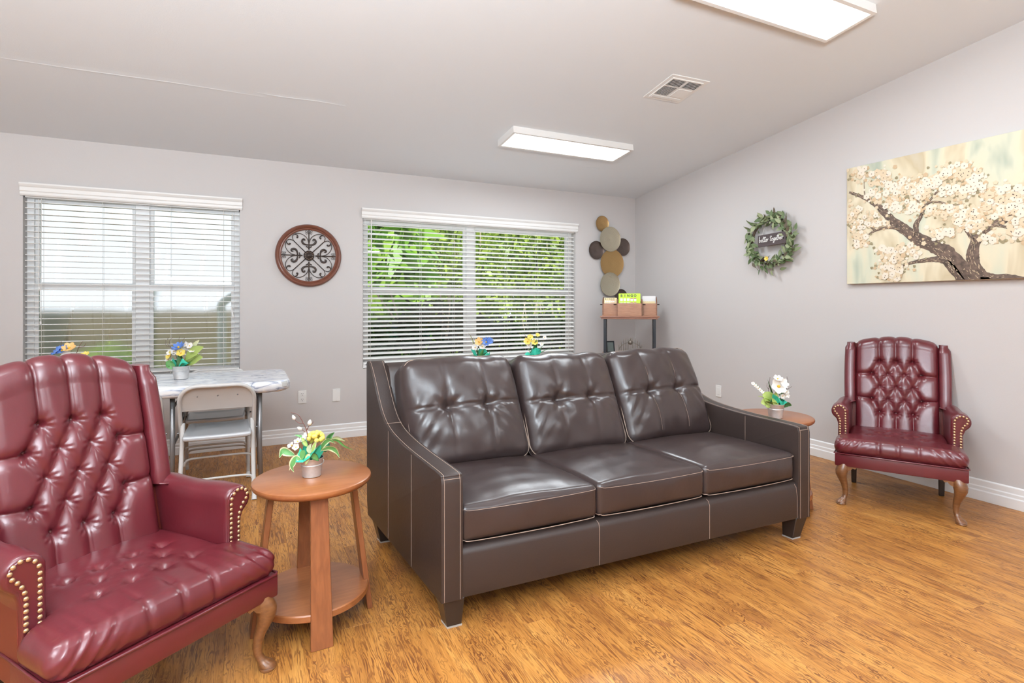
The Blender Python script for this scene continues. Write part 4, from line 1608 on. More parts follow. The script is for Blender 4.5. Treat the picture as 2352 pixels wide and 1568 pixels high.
def leaf_path(parent, pts, width, mats, tilt=0.5, y=0.0, name='leaf'):
    """silk leaf along a bent rib given in (x, z) or (x, y, z)"""
    P = smooth_path([(p[0], y, p[1]) if len(p) == 2 else p for p in pts], 4)
    k = len(P)
    mb = MB()
    for i, p in enumerate(P):
        t = i / (k - 1)
        tan = (P[min(k - 1, i + 1)] - P[max(0, i - 1)]).normalized()
        side = tan.cross(Vector((0, -1, 0)))
        side = (side.normalized() if side.length > 0.05 else Vector((1, 0, 0))) * math.cos(tilt) + Vector((0, 1, 0)) * math.sin(tilt)
        w = width * 0.5 * (math.sin(PI * min(1, t ** 0.8)) * 0.97 + 0.03)
        up = side.cross(tan).normalized()
        for j, kz in ((-1, 0.22), (-0.66, 0.08), (0, 0), (0.66, 0.08), (1, 0.22)):
            mb.v.append(tuple(p + side * w * j + up * (kz * w + 0.10 * w * math.sin(11 * t + 2 * j))))
    for i in range(k - 1):
        for j in range(4):
            a = i * 5 + j
            mb.f.append((a, a + 1, a + 6, a + 5))
            mb.mi.append(1 if (len(mats) > 1 and (j in (0, 3) or i >= k - 2)) else 0)
    return link(name, mb.mesh(name, mats, smooth=True, fix=False), parent)


def pot_base(label, loc, rotz=0, s=1.0):
    r = thing('flower_arrangement', label, 'flower pot', loc, rotz, 'small galvanised pots of silk flowers')
    p = part('pot', MB().add(lathe([(0.0, 0.001), (0.033 * s, 0.0), (0.036 * s, 0.003), (0.0355 * s, 0.006), (0.041 * s, 0.046), (0.0425 * s, 0.047), (0.0425 * s, 0.050), (0.0415 * s, 0.051), (0.044 * s, 0.071), (0.0465 * s, 0.073), (0.0465 * s, 0.076),
                                              (0.0435 * s, 0.075), (0.040 * s, 0.055), (0.0, 0.055)], 32)), M_zinc, r, smooth=True, angle=45)
    for sx in (-1, 1):
        part('ear', MB().add(tube([(sx * 0.043 * s + sx * 0.007 * math.sin(a), 0.008 * math.cos(a), 0.060) if False else (sx * (0.044 * s + 0.005 * math.sin(a)), 0.0, 0.060 + 0.008 * math.cos(a)) for a in [PI * k / 6 for k in range(7)]], 0.0014, 6)), M_zinc, p, smooth=True)
    return r


def tissue(r, sd, spread=0.058, dirs=None):
    rg = random.Random(sd)
    v, f = [], []
    n = 14
    rings = ((0.018, 0.062), (0.036, 0.085), (spread * 0.86, 0.104))
    for ri, (rad_, z) in enumerate(rings):
        for k in range(n):
            a = 2 * PI * k / n
            w = 1 + 0.45 * rg.uniform(-1, 1) * (ri / 2)
            v.append((rad_ * w * math.cos(a) if ri < 2 else max(0.042, rad_ * w) * math.cos(a), rad_ * w * math.sin(a) if ri < 2 else max(0.042, rad_ * w) * math.sin(a), z + rg.uniform(-0.026, 0.022) * (0.7 * ri if ri else 0.3)))
    for ri in range(2):
        for k in range(n):
            f.append((ri * n + k, ri * n + (k + 1) % n, (ri + 1) * n + (k + 1) % n, (ri + 1) * n + k))
    f.append(tuple(range(n)))
    part('tissue_paper', MB().add((v, f)), M_tissue, r, fix=False)


def twig(r, pts, m, buds=(), name='twig', rad0=0.0022):
    P = smooth_path(pts, 4)
    k = len(P)
    mb = MB().add(tube(P, [rad0 * (1 - 0.6 * i / k) for i in range(k)], 5))
    t = part(name, mb, m, r, smooth=True)
    for p, d, l in buds:
        b = part('bud', MB().add(lathe([(0.0, 0), (0.35 * l, 0.25 * l), (0.30 * l, 0.6 * l), (0.12 * l, 0.9 * l), (0, l)], 8)), M_pet_w, t, smooth=True)
        b.matrix_local = Matrix.Translation(p) @ frame_to(d)
    return t


def stem(r, a, b):
    part('stem', MB().add(tube([a, ((a[0] + b[0]) / 2, (a[1] + b[1]) / 2, (a[2] + b[2]) / 2 + 0.01), b], 0.0013, 5)), M_stem, r)


# local axes below: x = right and y = away as seen by the camera (the pots are turned by the view angle)
VA = rad(-25.876)
B0 = (0, 0, 0.06)
# 1: on the left side table, variegated leaves and a yellow head
a = pot_base('silver pot of variegated leaves and yellow flowers on the left side table', (0.238, 2.345, 0.575), VA)
tissue(a, 3, 0.062)
V_ = [M_leaf1, M_leaf2]


def cp(x, y):        # measured on an enlargement of the photo: 4020 px to the metre
    return ((x - 820) / 4020, (1345 - y) / 4020)


for pts, w, mm, yy, ti in (([(560, 1000), (450, 960), (380, 935), (345, 965), (312, 1045)], 135, V_, -0.01, 0.3), ([(660, 745), (590, 718), (510, 700)], 42, [M_leaf1], 0.02, 0.6), ([(760, 860), (715, 785), (665, 712)], 78, [M_leaf4, M_leaf1], -0.01, 0.2),
                           ([(770, 880), (742, 950), (722, 1045)], 100, [M_leaf1], -0.045, 0.2), ([(855, 930), (832, 1000), (798, 1105)], 92, [M_leaf2, M_leaf4], -0.050, 0.2), ([(870, 940), (908, 830), (942, 745)], 62, [M_leaf4, M_leaf2], -0.035, 0.2),
                           ([(960, 950), (1040, 810), (1130, 745), (1235, 800)], 92, V_, -0.02, 0.4), ([(1090, 770), (1240, 770), (1350, 860), (1500, 925)], 52, [M_leaf1], 0.0, 0.5), ([(1020, 900), (1130, 860), (1220, 880), (1275, 940), (1312, 1022)], 105, V_, -0.03, 0.35),
                           ([(990, 900), (1060, 770), (1100, 710), (1165, 655)], 85, [M_leaf3, M_leaf1], 0.02, 0.3), ([(1080, 800), (1190, 745), (1270, 770), (1345, 805)], 62, [M_leaf2, M_leaf4], 0.02, 0.4),
                           ([(720, 1040), (640, 1010), (590, 1080), (570, 1150), (605, 1232)], 120, V_, -0.045, 0.3), ([(660, 1040), (610, 1040), (560, 1100), (510, 1222)], 58, [M_leaf2], -0.035, 0.3), ([(880, 960), (940, 975), (1005, 1045)], 130, [M_leaf1, M_leaf3], -0.050, 0.2),
                           ([(740, 1000), (690, 970), (640, 965), (595, 1015)], 66, [M_leaf2, M_leaf1], -0.02, 0.4), ([(830, 960), (800, 880), (845, 800)], 70, [M_leaf2], -0.02, 0.2), ([(800, 1000), (760, 930), (790, 860)], 60, [M_leaf1], 0.0, 0.3)):
    leaf_path(a, [cp(*p) for p in pts], w / 4020, mm, ti, yy)
stem(a, B0, (0.015, 0.0, 0.135))
rr_ = random.Random(5)
hd = MB()
for k in range(30):
    p = Vector((rr_.gauss(0, 1), rr_.gauss(0, 1), abs(rr_.gauss(0, 1)) * 0.9 - 0.2)).normalized() * 0.026
    hd.add(sphere((p.x * 1.12 + 0.016, p.y, p.z * 1.05 + 0.148), 0.0098, 7, 5))
part('flower_head', hd, M_pet_y, a, smooth=True)
for p, nrm in (((-0.075, -0.01, 0.125), (-0.5, -0.5, 0.6)), ((-0.060, 0.01, 0.135), (-0.2, -0.6, 0.8)), ((-0.088, 0.0, 0.118), (-0.7, -0.4, 0.5)), ((-0.055, -0.02, 0.120), (0, -0.8, 0.5)), ((-0.020, 0.01, 0.165), (-0.2, -0.6, 0.7)), ((-0.030, 0, 0.150), (-0.3, -0.7, 0.5))):
    blossom(a, p, nrm, 0.015, 5, M_pet_w)
stem(a, B0, (-0.07, 0, 0.12))
twig(a, [(-0.01, 0, 0.07), (-0.015, 0, 0.13), (-0.020, 0, 0.18), (-0.034, 0, 0.213), (-0.055, 0, 0.246), (-0.084, 0, 0.255)], M_branch, rad0=0.0026)
twig(a, [(-0.034, 0, 0.212), (-0.048, 0.0, 0.212), (-0.062, 0, 0.220), (-0.069, 0, 0.228)], M_branch, [((-0.068, 0, 0.226), (-0.5, 0, 1), 0.022)], rad0=0.0018)
twig(a, [(-0.019, 0, 0.185), (-0.012, 0.0, 0.200), (-0.002, 0, 0.206), (0.007, 0, 0.219)], M_branch, [((-0.010, 0, 0.203), (0.2, -0.1, 1), 0.026)], rad0=0.0018)
twig(a, [(-0.026, 0, 0.176), (-0.036, 0.0, 0.184), (-0.042, 0, 0.188)], M_branch, [((-0.040, 0, 0.186), (-0.8, 0, 0.45), 0.022)], rad0=0.0016)
# 2: on the right side table, big yellow-eyed white flower
a = pot_base('silver pot of white and yellow flowers with lime leaf on the right side table', (2.905, 2.305, 0.575), VA, 0.96)
a.scale = (1.15, 1.15, 1.15)
tissue(a, 8, 0.058)
for pts, w, mm, yy in (([(-0.02, 0.06), (-0.045, 0.11), (-0.075, 0.125)], 0.065, [M_leaf4], -0.01), ([(-0.03, 0.06), (-0.055, 0.085), (-0.085, 0.08)], 0.055, [M_leaf4], -0.015), ([(-0.01, 0.06), (-0.02, 0.11), (-0.008, 0.14)], 0.045, [M_leaf4], -0.03), ([(0.03, 0.06), (0.05, 0.075), (0.075, 0.068)], 0.03, [M_leaf3], -0.02)):
    leaf_path(a, pts, w, mm, 0.25, yy)
for d, l, w, dr, mm in (((-0.9, 0.1, 0.9), 0.13, 0.07, 0.3, [M_leaf4]), ((-0.7, -0.3, 0.6), 0.10, 0.06, 0.3, [M_leaf4]), ((-0.1, -0.2, 0.9), 0.09, 0.035, 0.1, [M_leaf4]), ((0.4, -0.3, 0.9), 0.09, 0.03, 0.3, [M_leaf1]), ((0.8, -0.2, 0.4), 0.08, 0.03, 0.4, [M_leaf3]),
                        ((0.5, 0.1, 0.9), 0.15, 0.03, 0.0, [M_leaf3]), ((-0.3, 0, 1), 0.15, 0.026, 0.0, [M_leaf3]), ((0.2, -0.5, 0.5), 0.07, 0.03, 0.3, [M_leaf1])):
    leaf_piece(a, B0, d, l, w, mm, dr)
blossom(a, (0.005, -0.02, 0.168), (-0.1, -0.9, 0.35), 0.042, 6, M_pet_w)
blossom(a, (0.032, -0.01, 0.182), (0.3, -0.8, 0.5), 0.030, 6, M_pet_w)
blossom(a, (0.006, -0.01, 0.205), (0, -0.6, 0.8), 0.024, 6, M_pet_w)
for k in range(12):
    blossom(a, (0.022 + rr_.uniform(-0.024, 0.030), -0.022 + rr_.uniform(-0.012, 0.012), 0.118 + rr_.uniform(-0.022, 0.034)), (rr_.uniform(-0.4, 0.6), -0.8, rr_.uniform(0, 0.6)), 0.0125, 5, M_pet_w)
for k in range(6):
    blossom(a, (-0.070 - 0.010 * k, 0, 0.135 + 0.009 * k), (-0.2, -0.8, 0.5), 0.010, 5, M_pet_w)
stem(a, B0, (-0.11, 0, 0.185))
twig(a, [(-0.02, 0, 0.07), (-0.036, 0, 0.13), (-0.034, 0, 0.175), (-0.030, 0, 0.215)], M_branch2)
twig(a, [(-0.036, 0, 0.15), (-0.046, 0, 0.165), (-0.045, 0, 0.185)], M_branch2, rad0=0.0016)
twig(a, [(0.02, 0, 0.07), (0.046, 0, 0.135), (0.066, 0, 0.175), (0.060, 0, 0.218)], M_branch2)
twig(a, [(0.05, 0, 0.145), (0.070, 0, 0.155), (0.086, 0, 0.166)], M_branch2, rad0=0.0015)


def mixed(label, loc, sd, kind):
    r = pot_base(label, loc, VA + (0.2 * sd % 1), 1.02)
    tissue(r, sd + 20, 0.060)
    rg = random.Random(sd)
    r.rotation_euler.z = VA
    r.scale = (1.2, 1.2, 1.2)
    if kind == 0:
        for pts, w, mm, yy in (([(0.03, 0.10), (0.08, 0.165), (0.13, 0.185)], 0.05, [M_leaf4], 0.0), ([(0.02, 0.08), (0.07, 0.12), (0.12, 0.125)], 0.06, [M_leaf4], 0.01), ([(0.02, 0.09), (0.06, 0.18), (0.10, 0.225)], 0.03, [M_leaf2], 0.01), ([(-0.02, 0.06), (-0.05, 0.09), (-0.065, 0.07)], 0.045, [M_leaf1], -0.03), ([(0.0, 0.06), (0.01, 0.10), (0.0, 0.14)], 0.03, [M_leaf3], -0.03)):
            leaf_path(r, pts, w, mm, 0.25, yy)
        for d, l, w, dr, mm in (((0.85, 0, 0.75), 0.17, 0.055, 0.12, [M_leaf4]), ((0.6, -0.1, 0.65), 0.14, 0.05, 0.25, [M_leaf4]), ((-0.4, -0.3, 0.6), 0.09, 0.035, 0.3, [M_leaf1]), ((-0.2, -0.4, 0.8), 0.08, 0.03, 0.2, [M_leaf3]), ((0.1, -0.3, 0.9), 0.11, 0.03, 0.0, [M_leaf3]),
                                ((0.5, 0.1, 1.1), 0.19, 0.028, 0.0, [M_leaf4]), ((-0.5, 0.1, 0.5), 0.08, 0.04, 0.4, [M_leaf1]), ((0.35, -0.4, 0.5), 0.08, 0.03, 0.3, [M_leaf1])):
            leaf_piece(r, B0, d, l, w, mm, dr)
        blossom(r, (0.0, -0.02, 0.180), (-0.1, -0.6, 0.8), 0.036, 9, M_pet_b)
        blossom(r, (0.018, -0.03, 0.150), (0.3, -0.8, 0.5), 0.024, 6, M_pet_y)
        blossom(r, (-0.050, -0.02, 0.135), (-0.5, -0.8, 0.4), 0.026, 6, M_pet_y)
        for p in ((0.045, 0, 0.175), (0.060, 0, 0.165), (0.055, -0.01, 0.19), (0.035, -0.01, 0.195), (-0.062, 0, 0.125), (-0.055, -0.01, 0.150), (-0.065, -0.01, 0.110), (0.0, -0.03, 0.155), (-0.02, -0.03, 0.160)):
            blossom(r, p, (rg.uniform(-0.5, 0.5), -0.8, 0.5), 0.019, 6, M_pet_w)
        for s_ in (-1, 1):
            twig(r, [(-0.01, 0, 0.07), (-0.035, 0, 0.15), (-0.062 - 0.004 * s_, 0, 0.185), (-0.075 - 0.008 * s_, 0, 0.215), (-0.060 - 0.012 * s_, 0, 0.238)], M_branch2, rad0=0.0018)
        twig(r, [(-0.06, 0, 0.185), (-0.085, 0, 0.19), (-0.088, 0, 0.225)], M_branch2, rad0=0.0015)
        twig(r, [(0, 0, 0.07), (-0.005, 0, 0.16), (0.000, 0, 0.205), (0.022, 0, 0.238)], M_branch2, rad0=0.002)
        twig(r, [(0.0, 0, 0.2), (-0.012, 0, 0.225), (-0.008, 0, 0.245)], M_branch2, rad0=0.0015)
    elif kind == 1:      # blue and apricot, shows over the armchair
        for d, l, w, dr, mm in (((-0.8, 0, 0.9), 0.13, 0.05, 0.3, [M_leaf1]), ((-0.5, -0.2, 0.8), 0.12, 0.04, 0.2, [M_leaf3]), ((0.5, -0.2, 0.8), 0.11, 0.04, 0.3, [M_leaf1]), ((0.8, 0, 0.5), 0.10, 0.04, 0.4, [M_leaf3])):
            leaf_piece(r, B0, d, l, w, mm, dr)
        blossom(r, (-0.040, -0.01, 0.175), (-0.4, -0.6, 0.7), 0.034, 9, M_pet_b)
        blossom(r, (-0.010, -0.02, 0.182), (0, -0.7, 0.7), 0.030, 9, M_pet_b)
        blossom(r, (0.018, -0.01, 0.195), (0.2, -0.7, 0.7), 0.032, 6, M_pet_o)
        blossom(r, (0.010, -0.02, 0.160), (0.2, -0.8, 0.5), 0.024, 6, M_pet_w)
        for k in range(4):
            blossom(r, (0.075 + 0.008 * k, 0, 0.150 + 0.004 * k), (0.2, -0.7, 0.7), 0.017, 6, M_pet_y)
        twig(r, [(0.01, 0, 0.07), (0.045, 0, 0.16), (0.062, 0, 0.205), (0.082, 0, 0.232)], M_branch, rad0=0.002)
        twig(r, [(0.06, 0, 0.2), (0.088, 0, 0.205), (0.096, 0, 0.222)], M_branch, rad0=0.0016)
        twig(r, [(-0.01, 0, 0.07), (-0.02, 0, 0.18), (-0.034, 0, 0.232)], M_branch, rad0=0.002)
    elif kind == 2:      # apricot and blue
        for d, l, w, dr, mm in (((-0.5, 0, 1.2), 0.20, 0.03, 0.0, [M_leaf4]), ((-0.3, 0, 1.1), 0.17, 0.035, 0.05, [M_leaf1]), ((0.5, -0.2, 0.8), 0.11, 0.04, 0.3, [M_leaf3]), ((-0.7, -0.2, 0.7), 0.11, 0.03, 0.3, [M_leaf4]), ((0.2, -0.3, 0.8), 0.10, 0.03, 0.1, [M_leaf1])):
            leaf_piece(r, B0, d, l, w, mm, dr)
        blossom(r, (-0.005, -0.02, 0.180), (-0.2, -0.8, 0.5), 0.030, 6, M_pet_o)
        blossom(r, (0.040, -0.02, 0.178), (0.1, -0.8, 0.5), 0.032, 9, M_pet_b)
        blossom(r, (0.060, -0.01, 0.185), (0.4, -0.7, 0.5), 0.026, 9, M_pet_b)
        blossom(r, (0.015, -0.03, 0.150), (0, -0.8, 0.5), 0.024, 6, M_pet_w)
        blossom(r, (-0.03, -0.03, 0.145), (-0.3, -0.8, 0.4), 0.022, 6, M_pet_w)
        twig(r, [(-0.01, 0, 0.07), (-0.04, 0, 0.17), (-0.06, 0, 0.215), (-0.078, 0, 0.235)], M_branch, rad0=0.002)
    else:
        for d, l, w, dr, mm in (((0.6, 0, 1.0), 0.15, 0.035, 0.2, [M_leaf1]), ((0.3, 0, 1.2), 0.16, 0.03, 0.0, [M_leaf3]), ((0.9, -0.1, 0.8), 0.16, 0.035, 0.25, [M_leaf1]), ((0.1, -0.2, 1.0), 0.14, 0.035, 0.05, [M_leaf3]), ((0.8, -0.2, 0.5), 0.13, 0.04, 0.3, [M_leaf3]), ((-0.5, -0.1, 0.8), 0.10, 0.03, 0.2, [M_leaf1])):
            leaf_piece(r, B0, d, l, w, mm, dr)
        blossom(r, (-0.045, -0.02, 0.172), (-0.2, -0.8, 0.5), 0.028, 6, M_pet_y)
        blossom(r, (-0.028, -0.01, 0.200), (0, -0.8, 0.6), 0.022, 6, M_pet_y)
        blossom(r, (0.000, -0.02, 0.165), (0.1, -0.8, 0.5), 0.024, 6, M_pet_y)
        blossom(r, (0.022, -0.01, 0.215), (0.2, -0.7, 0.6), 0.016, 6, M_pet_y)
        for k in range(7):
            blossom(r, (rg.uniform(-0.06, 0.08), -0.01, rg.uniform(0.14, 0.21)), (rg.uniform(-0.5, 0.5), -0.8, 0.5), 0.016, 5, M_pet_w)
        twig(r, [(-0.01, 0, 0.07), (-0.04, 0, 0.17), (-0.07, 0, 0.225)], M_branch, rad0=0.002)
    return r


TZ = TT + 0.0005
mixed('silver pot with blue and white flowers in full view on the folding table', (-0.405, 4.40, TZ), 1, 0)
mixed('flower pot with blue and apricot blossoms just showing above the near armchair', (-1.03, 4.40, TZ), 2, 1)
mixed('flower pot with apricot and blue blossoms just showing above the left sofa cushion', (1.67, 4.02, TZ), 3, 2)
mixed('flower pot with small yellow blossoms just showing above the middle sofa cushion', (2.145, 4.00, TZ), 4, 3)

# ------------------------------------------------------------------ scroll medallion on the back wall
med = thing('wall_medallion', 'round wooden-rimmed iron scroll medallion on the wall between the windows', 'wall decor', (0.520, YB - 0.002, 1.713), rot=(PI / 2, 0, 0))
RM = 0.288
M_bronze2 = mat('bronze_bead', (0.30, 0.22, 0.17), 0.4, metal=0.6)
part('rim', MB().add(lathe([(RM - 0.052, 0.004), (RM - 0.052, 0.016), (RM - 0.044, 0.022), (RM - 0.036, 0.020), (RM - 0.030, 0.030), (RM - 0.014, 0.036), (RM - 0.004, 0.028), (RM, 0.014), (RM, 0.0), (RM - 0.05, 0.0), (RM - 0.052, 0.004)], 96, cap=False)), M_copperwood, med, smooth=True, angle=50)
part('rosette', MB().add(lathe([(0.046, 0.004), (0.047, 0.016), (0.040, 0.020), (0.034, 0.014), (0.022, 0.016), (0.016, 0.024), (0.0, 0.026)], 32)), M_bronze, med, smooth=True, angle=50)
for k in range(12):
    an = k * PI / 6
    part('rosette_bead', MB().add(sphere((0.034 * math.cos(an), 0.034 * math.sin(an), 0.016), 0.0058, 8, 5)), M_bronze2, med, smooth=True)


def scroll(cx, cy, r0, a0, a1, n=22, shrink=0.35):
    return [(cx + r0 * (1 - (1 - shrink) * i / n) * math.cos(rad(a0 + (a1 - a0) * i / n)), cy + r0 * (1 - (1 - shrink) * i / n) * math.sin(rad(a0 + (a1 - a0) * i / n)), 0.010) for i in range(n + 1)]


RI = RM - 0.05
sc_bar = MB().add(tube([(0.042, 0, 0.010), (0.19, 0, 0.010)], 0.0042, 6)).mesh('diagonal_bar', M_bronze, smooth=True)
sp_m = MB()
sp_m.add(tube([(0, 0.055, 0.010), (0, 0.075, 0.010), (0, 0.11, 0.010), (0, RI, 0.010)], [0.004, 0.008, 0.005, 0.0038], 6))
for s in (-1, 1):
    sp_m.add(tube(smooth_path([(s * 0.001, 0.082, 0.01), (s * 0.012, 0.078, 0.012), (s * 0.020, 0.084, 0.010), (s * 0.026, 0.080, 0.01)], 4), [0.0035] * 4 + [0.005] * 5 + [0.004] * 4, 6))
    # heavy inner volute
    sp_m.add(tube(smooth_path([(s * 0.004, 0.100, 0.01), (s * 0.024, 0.100, 0.011), (s * 0.046, 0.108, 0.012), (s * 0.058, 0.124, 0.013), (s * 0.056, 0.142, 0.013), (s * 0.044, 0.152, 0.012), (s * 0.034, 0.144, 0.011), (s * 0.038, 0.134, 0.010)], 4),
                   [0.004 + 0.0055 * math.sin(PI * min(1, i / 24)) for i in range(29)], 6))
    # large arch to the diagonal with its end scroll
    sp_m.add(tube(smooth_path([(s * 0.003, 0.118, 0.01), (s * 0.012, 0.150, 0.01), (s * 0.036, 0.180, 0.01), (s * 0.075, 0.200, 0.01), (s * 0.118, 0.196, 0.01), (s * 0.142, 0.172, 0.01), (s * 0.136, 0.140, 0.01), (s * 0.126, 0.126, 0.01)], 4), 0.0032, 6))
    sp_m.add(tube(smooth_path([(s * 0.128, 0.190, 0.01), (s * 0.112, 0.190, 0.011), (s * 0.100, 0.180, 0.012), (s * 0.098, 0.166, 0.012), (s * 0.108, 0.162, 0.011)], 4), [0.003 + 0.0055 * i / 16 for i in range(17)], 6))
    for cy_, rr in ((0.222, 0.010), (0.205, 0.009)):
        sp_m.add(tube(scroll(s * 0.020, cy_, rr, 90, 90 - s * 330, 14, 0.7), 0.0018, 5))
    sp_m.add(tube([(s * 0.002, 0.20, 0.01), (s * 0.018, 0.228, 0.01)], 0.0018, 5))
sc_me = sp_m.mesh('scrollwork', M_bronze, smooth=True)
for k in range(4):
    link('scrollwork', sc_me, med, rot=(0, 0, k * PI / 2))
    link('diagonal_bar', sc_bar, med, rot=(0, 0, k * PI / 2 + PI / 4))

# ------------------------------------------------------------------ seven metal discs on the back wall
def brushed(name, c, c2):
    m = mat(name, c, 0.36, metal=0.8)
    nt = m.node_tree
    N, L = nt.nodes, nt.links
    tc = N.new('ShaderNodeTexCoord')
    w = N.new('ShaderNodeTexWave')
    w.wave_type = 'RINGS'
    w.rings_direction = 'Z'
    w.inputs['Scale'].default_value = 38
    w.inputs['Distortion'].default_value = 3.0
    w.inputs['Detail'].default_value = 3
    L.new(tc.outputs['Object'], w.inputs['Vector'])
    r = N.new('ShaderNodeValToRGB')
    r.color_ramp.elements[0].color = (*c, 1)
    r.color_ramp.elements[1].color = (*c2, 1)
    L.new(w.outputs[0], r.inputs[0])
    L.new(r.outputs[0], N['Principled BSDF'].inputs['Base Color'])
    return m


M_gold = brushed('antique_gold_disc', (0.36, 0.215, 0.085), (0.52, 0.34, 0.15))
M_champ = brushed('champagne_disc', (0.40, 0.355, 0.25), (0.62, 0.57, 0.45))
M_pewter = brushed('pewter_disc', (0.10, 0.075, 0.065), (0.17, 0.13, 0.115))
ds = thing('disc_wall_sculpture', 'cluster of seven gold, champagne and pewter metal discs by the room corner', 'wall decor', (3.90, YB, 1.80))
for X, Z, r, m, off in ((3.777, 2.214, 0.090, M_gold, 0.022), (3.880, 2.034, 0.147, M_champ, 0.038), (3.700, 1.900, 0.105, M_pewter, 0.014), (4.080, 1.952, 0.104, M_pewter, 0.014), (3.915, 1.750, 0.166, M_gold, 0.026), (3.880, 1.500, 0.140, M_champ, 0.036), (4.052, 1.352, 0.092, M_pewter, 0.018)):
    part('disc', MB().add(lathe([(0.0, -0.004), (r * 0.12, 0.0), (r * 0.55, 0.001), (r * 0.9, 0.007), (r, 0.013), (r + 0.002, 0.010), (r * 0.9, 0.002), (0.0, -0.009)], 48, cap=False)), m, ds, loc=(X - 3.90, -off, Z - 1.80), rot=(PI / 2, 0, 0), smooth=True, angle=60)
    part('disc_peg', MB().add(lathe([(0.006, 0), (0.006, off - 0.004)], 8)), M_black, ds, loc=(X - 3.90, 0, Z - 1.80), rot=(PI / 2, 0, 0))

# ------------------------------------------------------------------ corner stand with bingo rack
M_rackwood = wood('rack_wood', (0.42, 0.20, 0.105), (0.30, 0.125, 0.060), scale=(2, 9, 16), rough=0.4, coat=0.2)
M_rackdark = wood('rack_wood_dark', (0.24, 0.10, 0.048), (0.16, 0.062, 0.030), scale=(2, 9, 16), rough=0.45, coat=0.1)
M_stand = wood('stand_wood', (0.30, 0.115, 0.055), (0.22, 0.075, 0.035), rough=0.3, coat=0.4)
SZ = 1.133
RZ = rad(-38)
sp_ = (3.845, 4.925, 0)
std = thing('corner_stand', 'tall narrow stand with wooden shelf on black metal legs in the corner', 'stand', sp_, RZ)
tp = [(-0.318, -0.13), (0.318, -0.13), (0.318, 0.13), (-0.318, 0.13)]
part('shelf', MB().add(prism(tp, SZ - 0.014, SZ, 'z')).add(prism([(a * 0.955, b * 0.93) for a, b in tp], SZ - 0.032, SZ - 0.013, 'z')), M_stand, std, bevel=0.003, seg=2)
part('shelf', MB().add(prism([(a * 0.95, b * 0.95) for a, b in tp], 0.700, 0.722, 'z')), M_stand, std, bevel=0.003, seg=1)
part('shelf', MB().add(prism([(a * 0.95, b * 0.95) for a, b in tp], 0.200, 0.222, 'z')), M_stand, std, bevel=0.003, seg=1)
for sx in (-1, 1):
    for yy in (-0.098, 0.098):
        part('leg', MB().add(box(sx * 0.266 - 0.014, sx * 0.266 + 0.014, yy - 0.014, yy + 0.014, 0, SZ - 0.032)), M_black, std, bevel=0.002, seg=1)


def on_stand(x, y, z):
    return Matrix.Translation(sp_) @ Matrix.Rotation(RZ, 4, 'Z') @ Vector((x, y, z))


rk = thing('card_rack', 'wooden three-pocket card rack with side pegs on top of the corner stand', 'rack', on_stand(0, 0, SZ), RZ)
part('base', MB().add(box(-0.295, 0.295, -0.075, 0.085, 0, 0.012)), M_rackwood, rk)
for x0, x1, y0, tone in ((-0.295, -0.135, -0.060, M_rackwood), (0.135, 0.295, -0.060, M_rackwood)):
    part('pocket_front', MB().add(box(x0 + 0.010, x1, y0, y0 + 0.010, 0.012, 0.140)), tone, rk, bevel=0.002, seg=1)
part('pocket_front', MB().add(box(-0.128, 0.128, -0.112, -0.100, 0.0, 0.142)), M_rackwood, rk, bevel=0.002, seg=1)
part('back', MB().add(box(-0.295, 0.295, 0.075, 0.085, 0.012, 0.165)), M_rackdark, rk)
for x in (-0.290, 0.290):
    part('end_panel', MB().add(prism([(-0.065, 0.0), (0.085, 0.0), (0.085, 0.215), (0.03, 0.200), (-0.03, 0.180), (-0.065, 0.150)], x - 0.006, x + 0.006)), M_rackdark, rk, bevel=0.001, seg=1)
for x in (-0.133, 0.133):
    part('divider', MB().add(prism([(-0.110, 0.0), (0.080, 0.0), (0.080, 0.19), (0.0, 0.188), (-0.085, 0.184), (-0.110, 0.150)], x - 0.006, x + 0.006)), M_rackdark, rk, bevel=0.001, seg=1)
for x0, x1, y in ((-0.322, -0.290, -0.02), (0.290, 0.322, -0.02), (-0.172, -0.139, -0.085), (0.139, 0.172, -0.085)):
    part('peg', MB().add(tube([(x0, y, 0.128), (x1, y, 0.128)], 0.0055, 8)), M_slot, rk, smooth=True, angle=60)
M_lime = mat('lime_card', (0.52, 0.80, 0.010), 0.4)
M_cream = mat('cream_card', (0.80, 0.66, 0.36), 0.5)
M_paper = mat('card_window_white', (0.82, 0.80, 0.80), 0.5)
M_ink = mat('black_ink', (0.012, 0.012, 0.012), 0.5)
M_redw = mat('red_shutter', (0.45, 0.06, 0.05), 0.5)


def rounded(w, h, r):
    o = []
    for sx, sy, a0 in ((1, 1, 0), (-1, 1, 90), (-1, -1, 180), (1, -1, 270)):
        for k in range(5):
            a = rad(a0 + k * 22.5)
            o.append((sx * (w / 2 - r) + r * math.cos(a), sy * (h / 2 - r) + r * math.sin(a)))
    return o


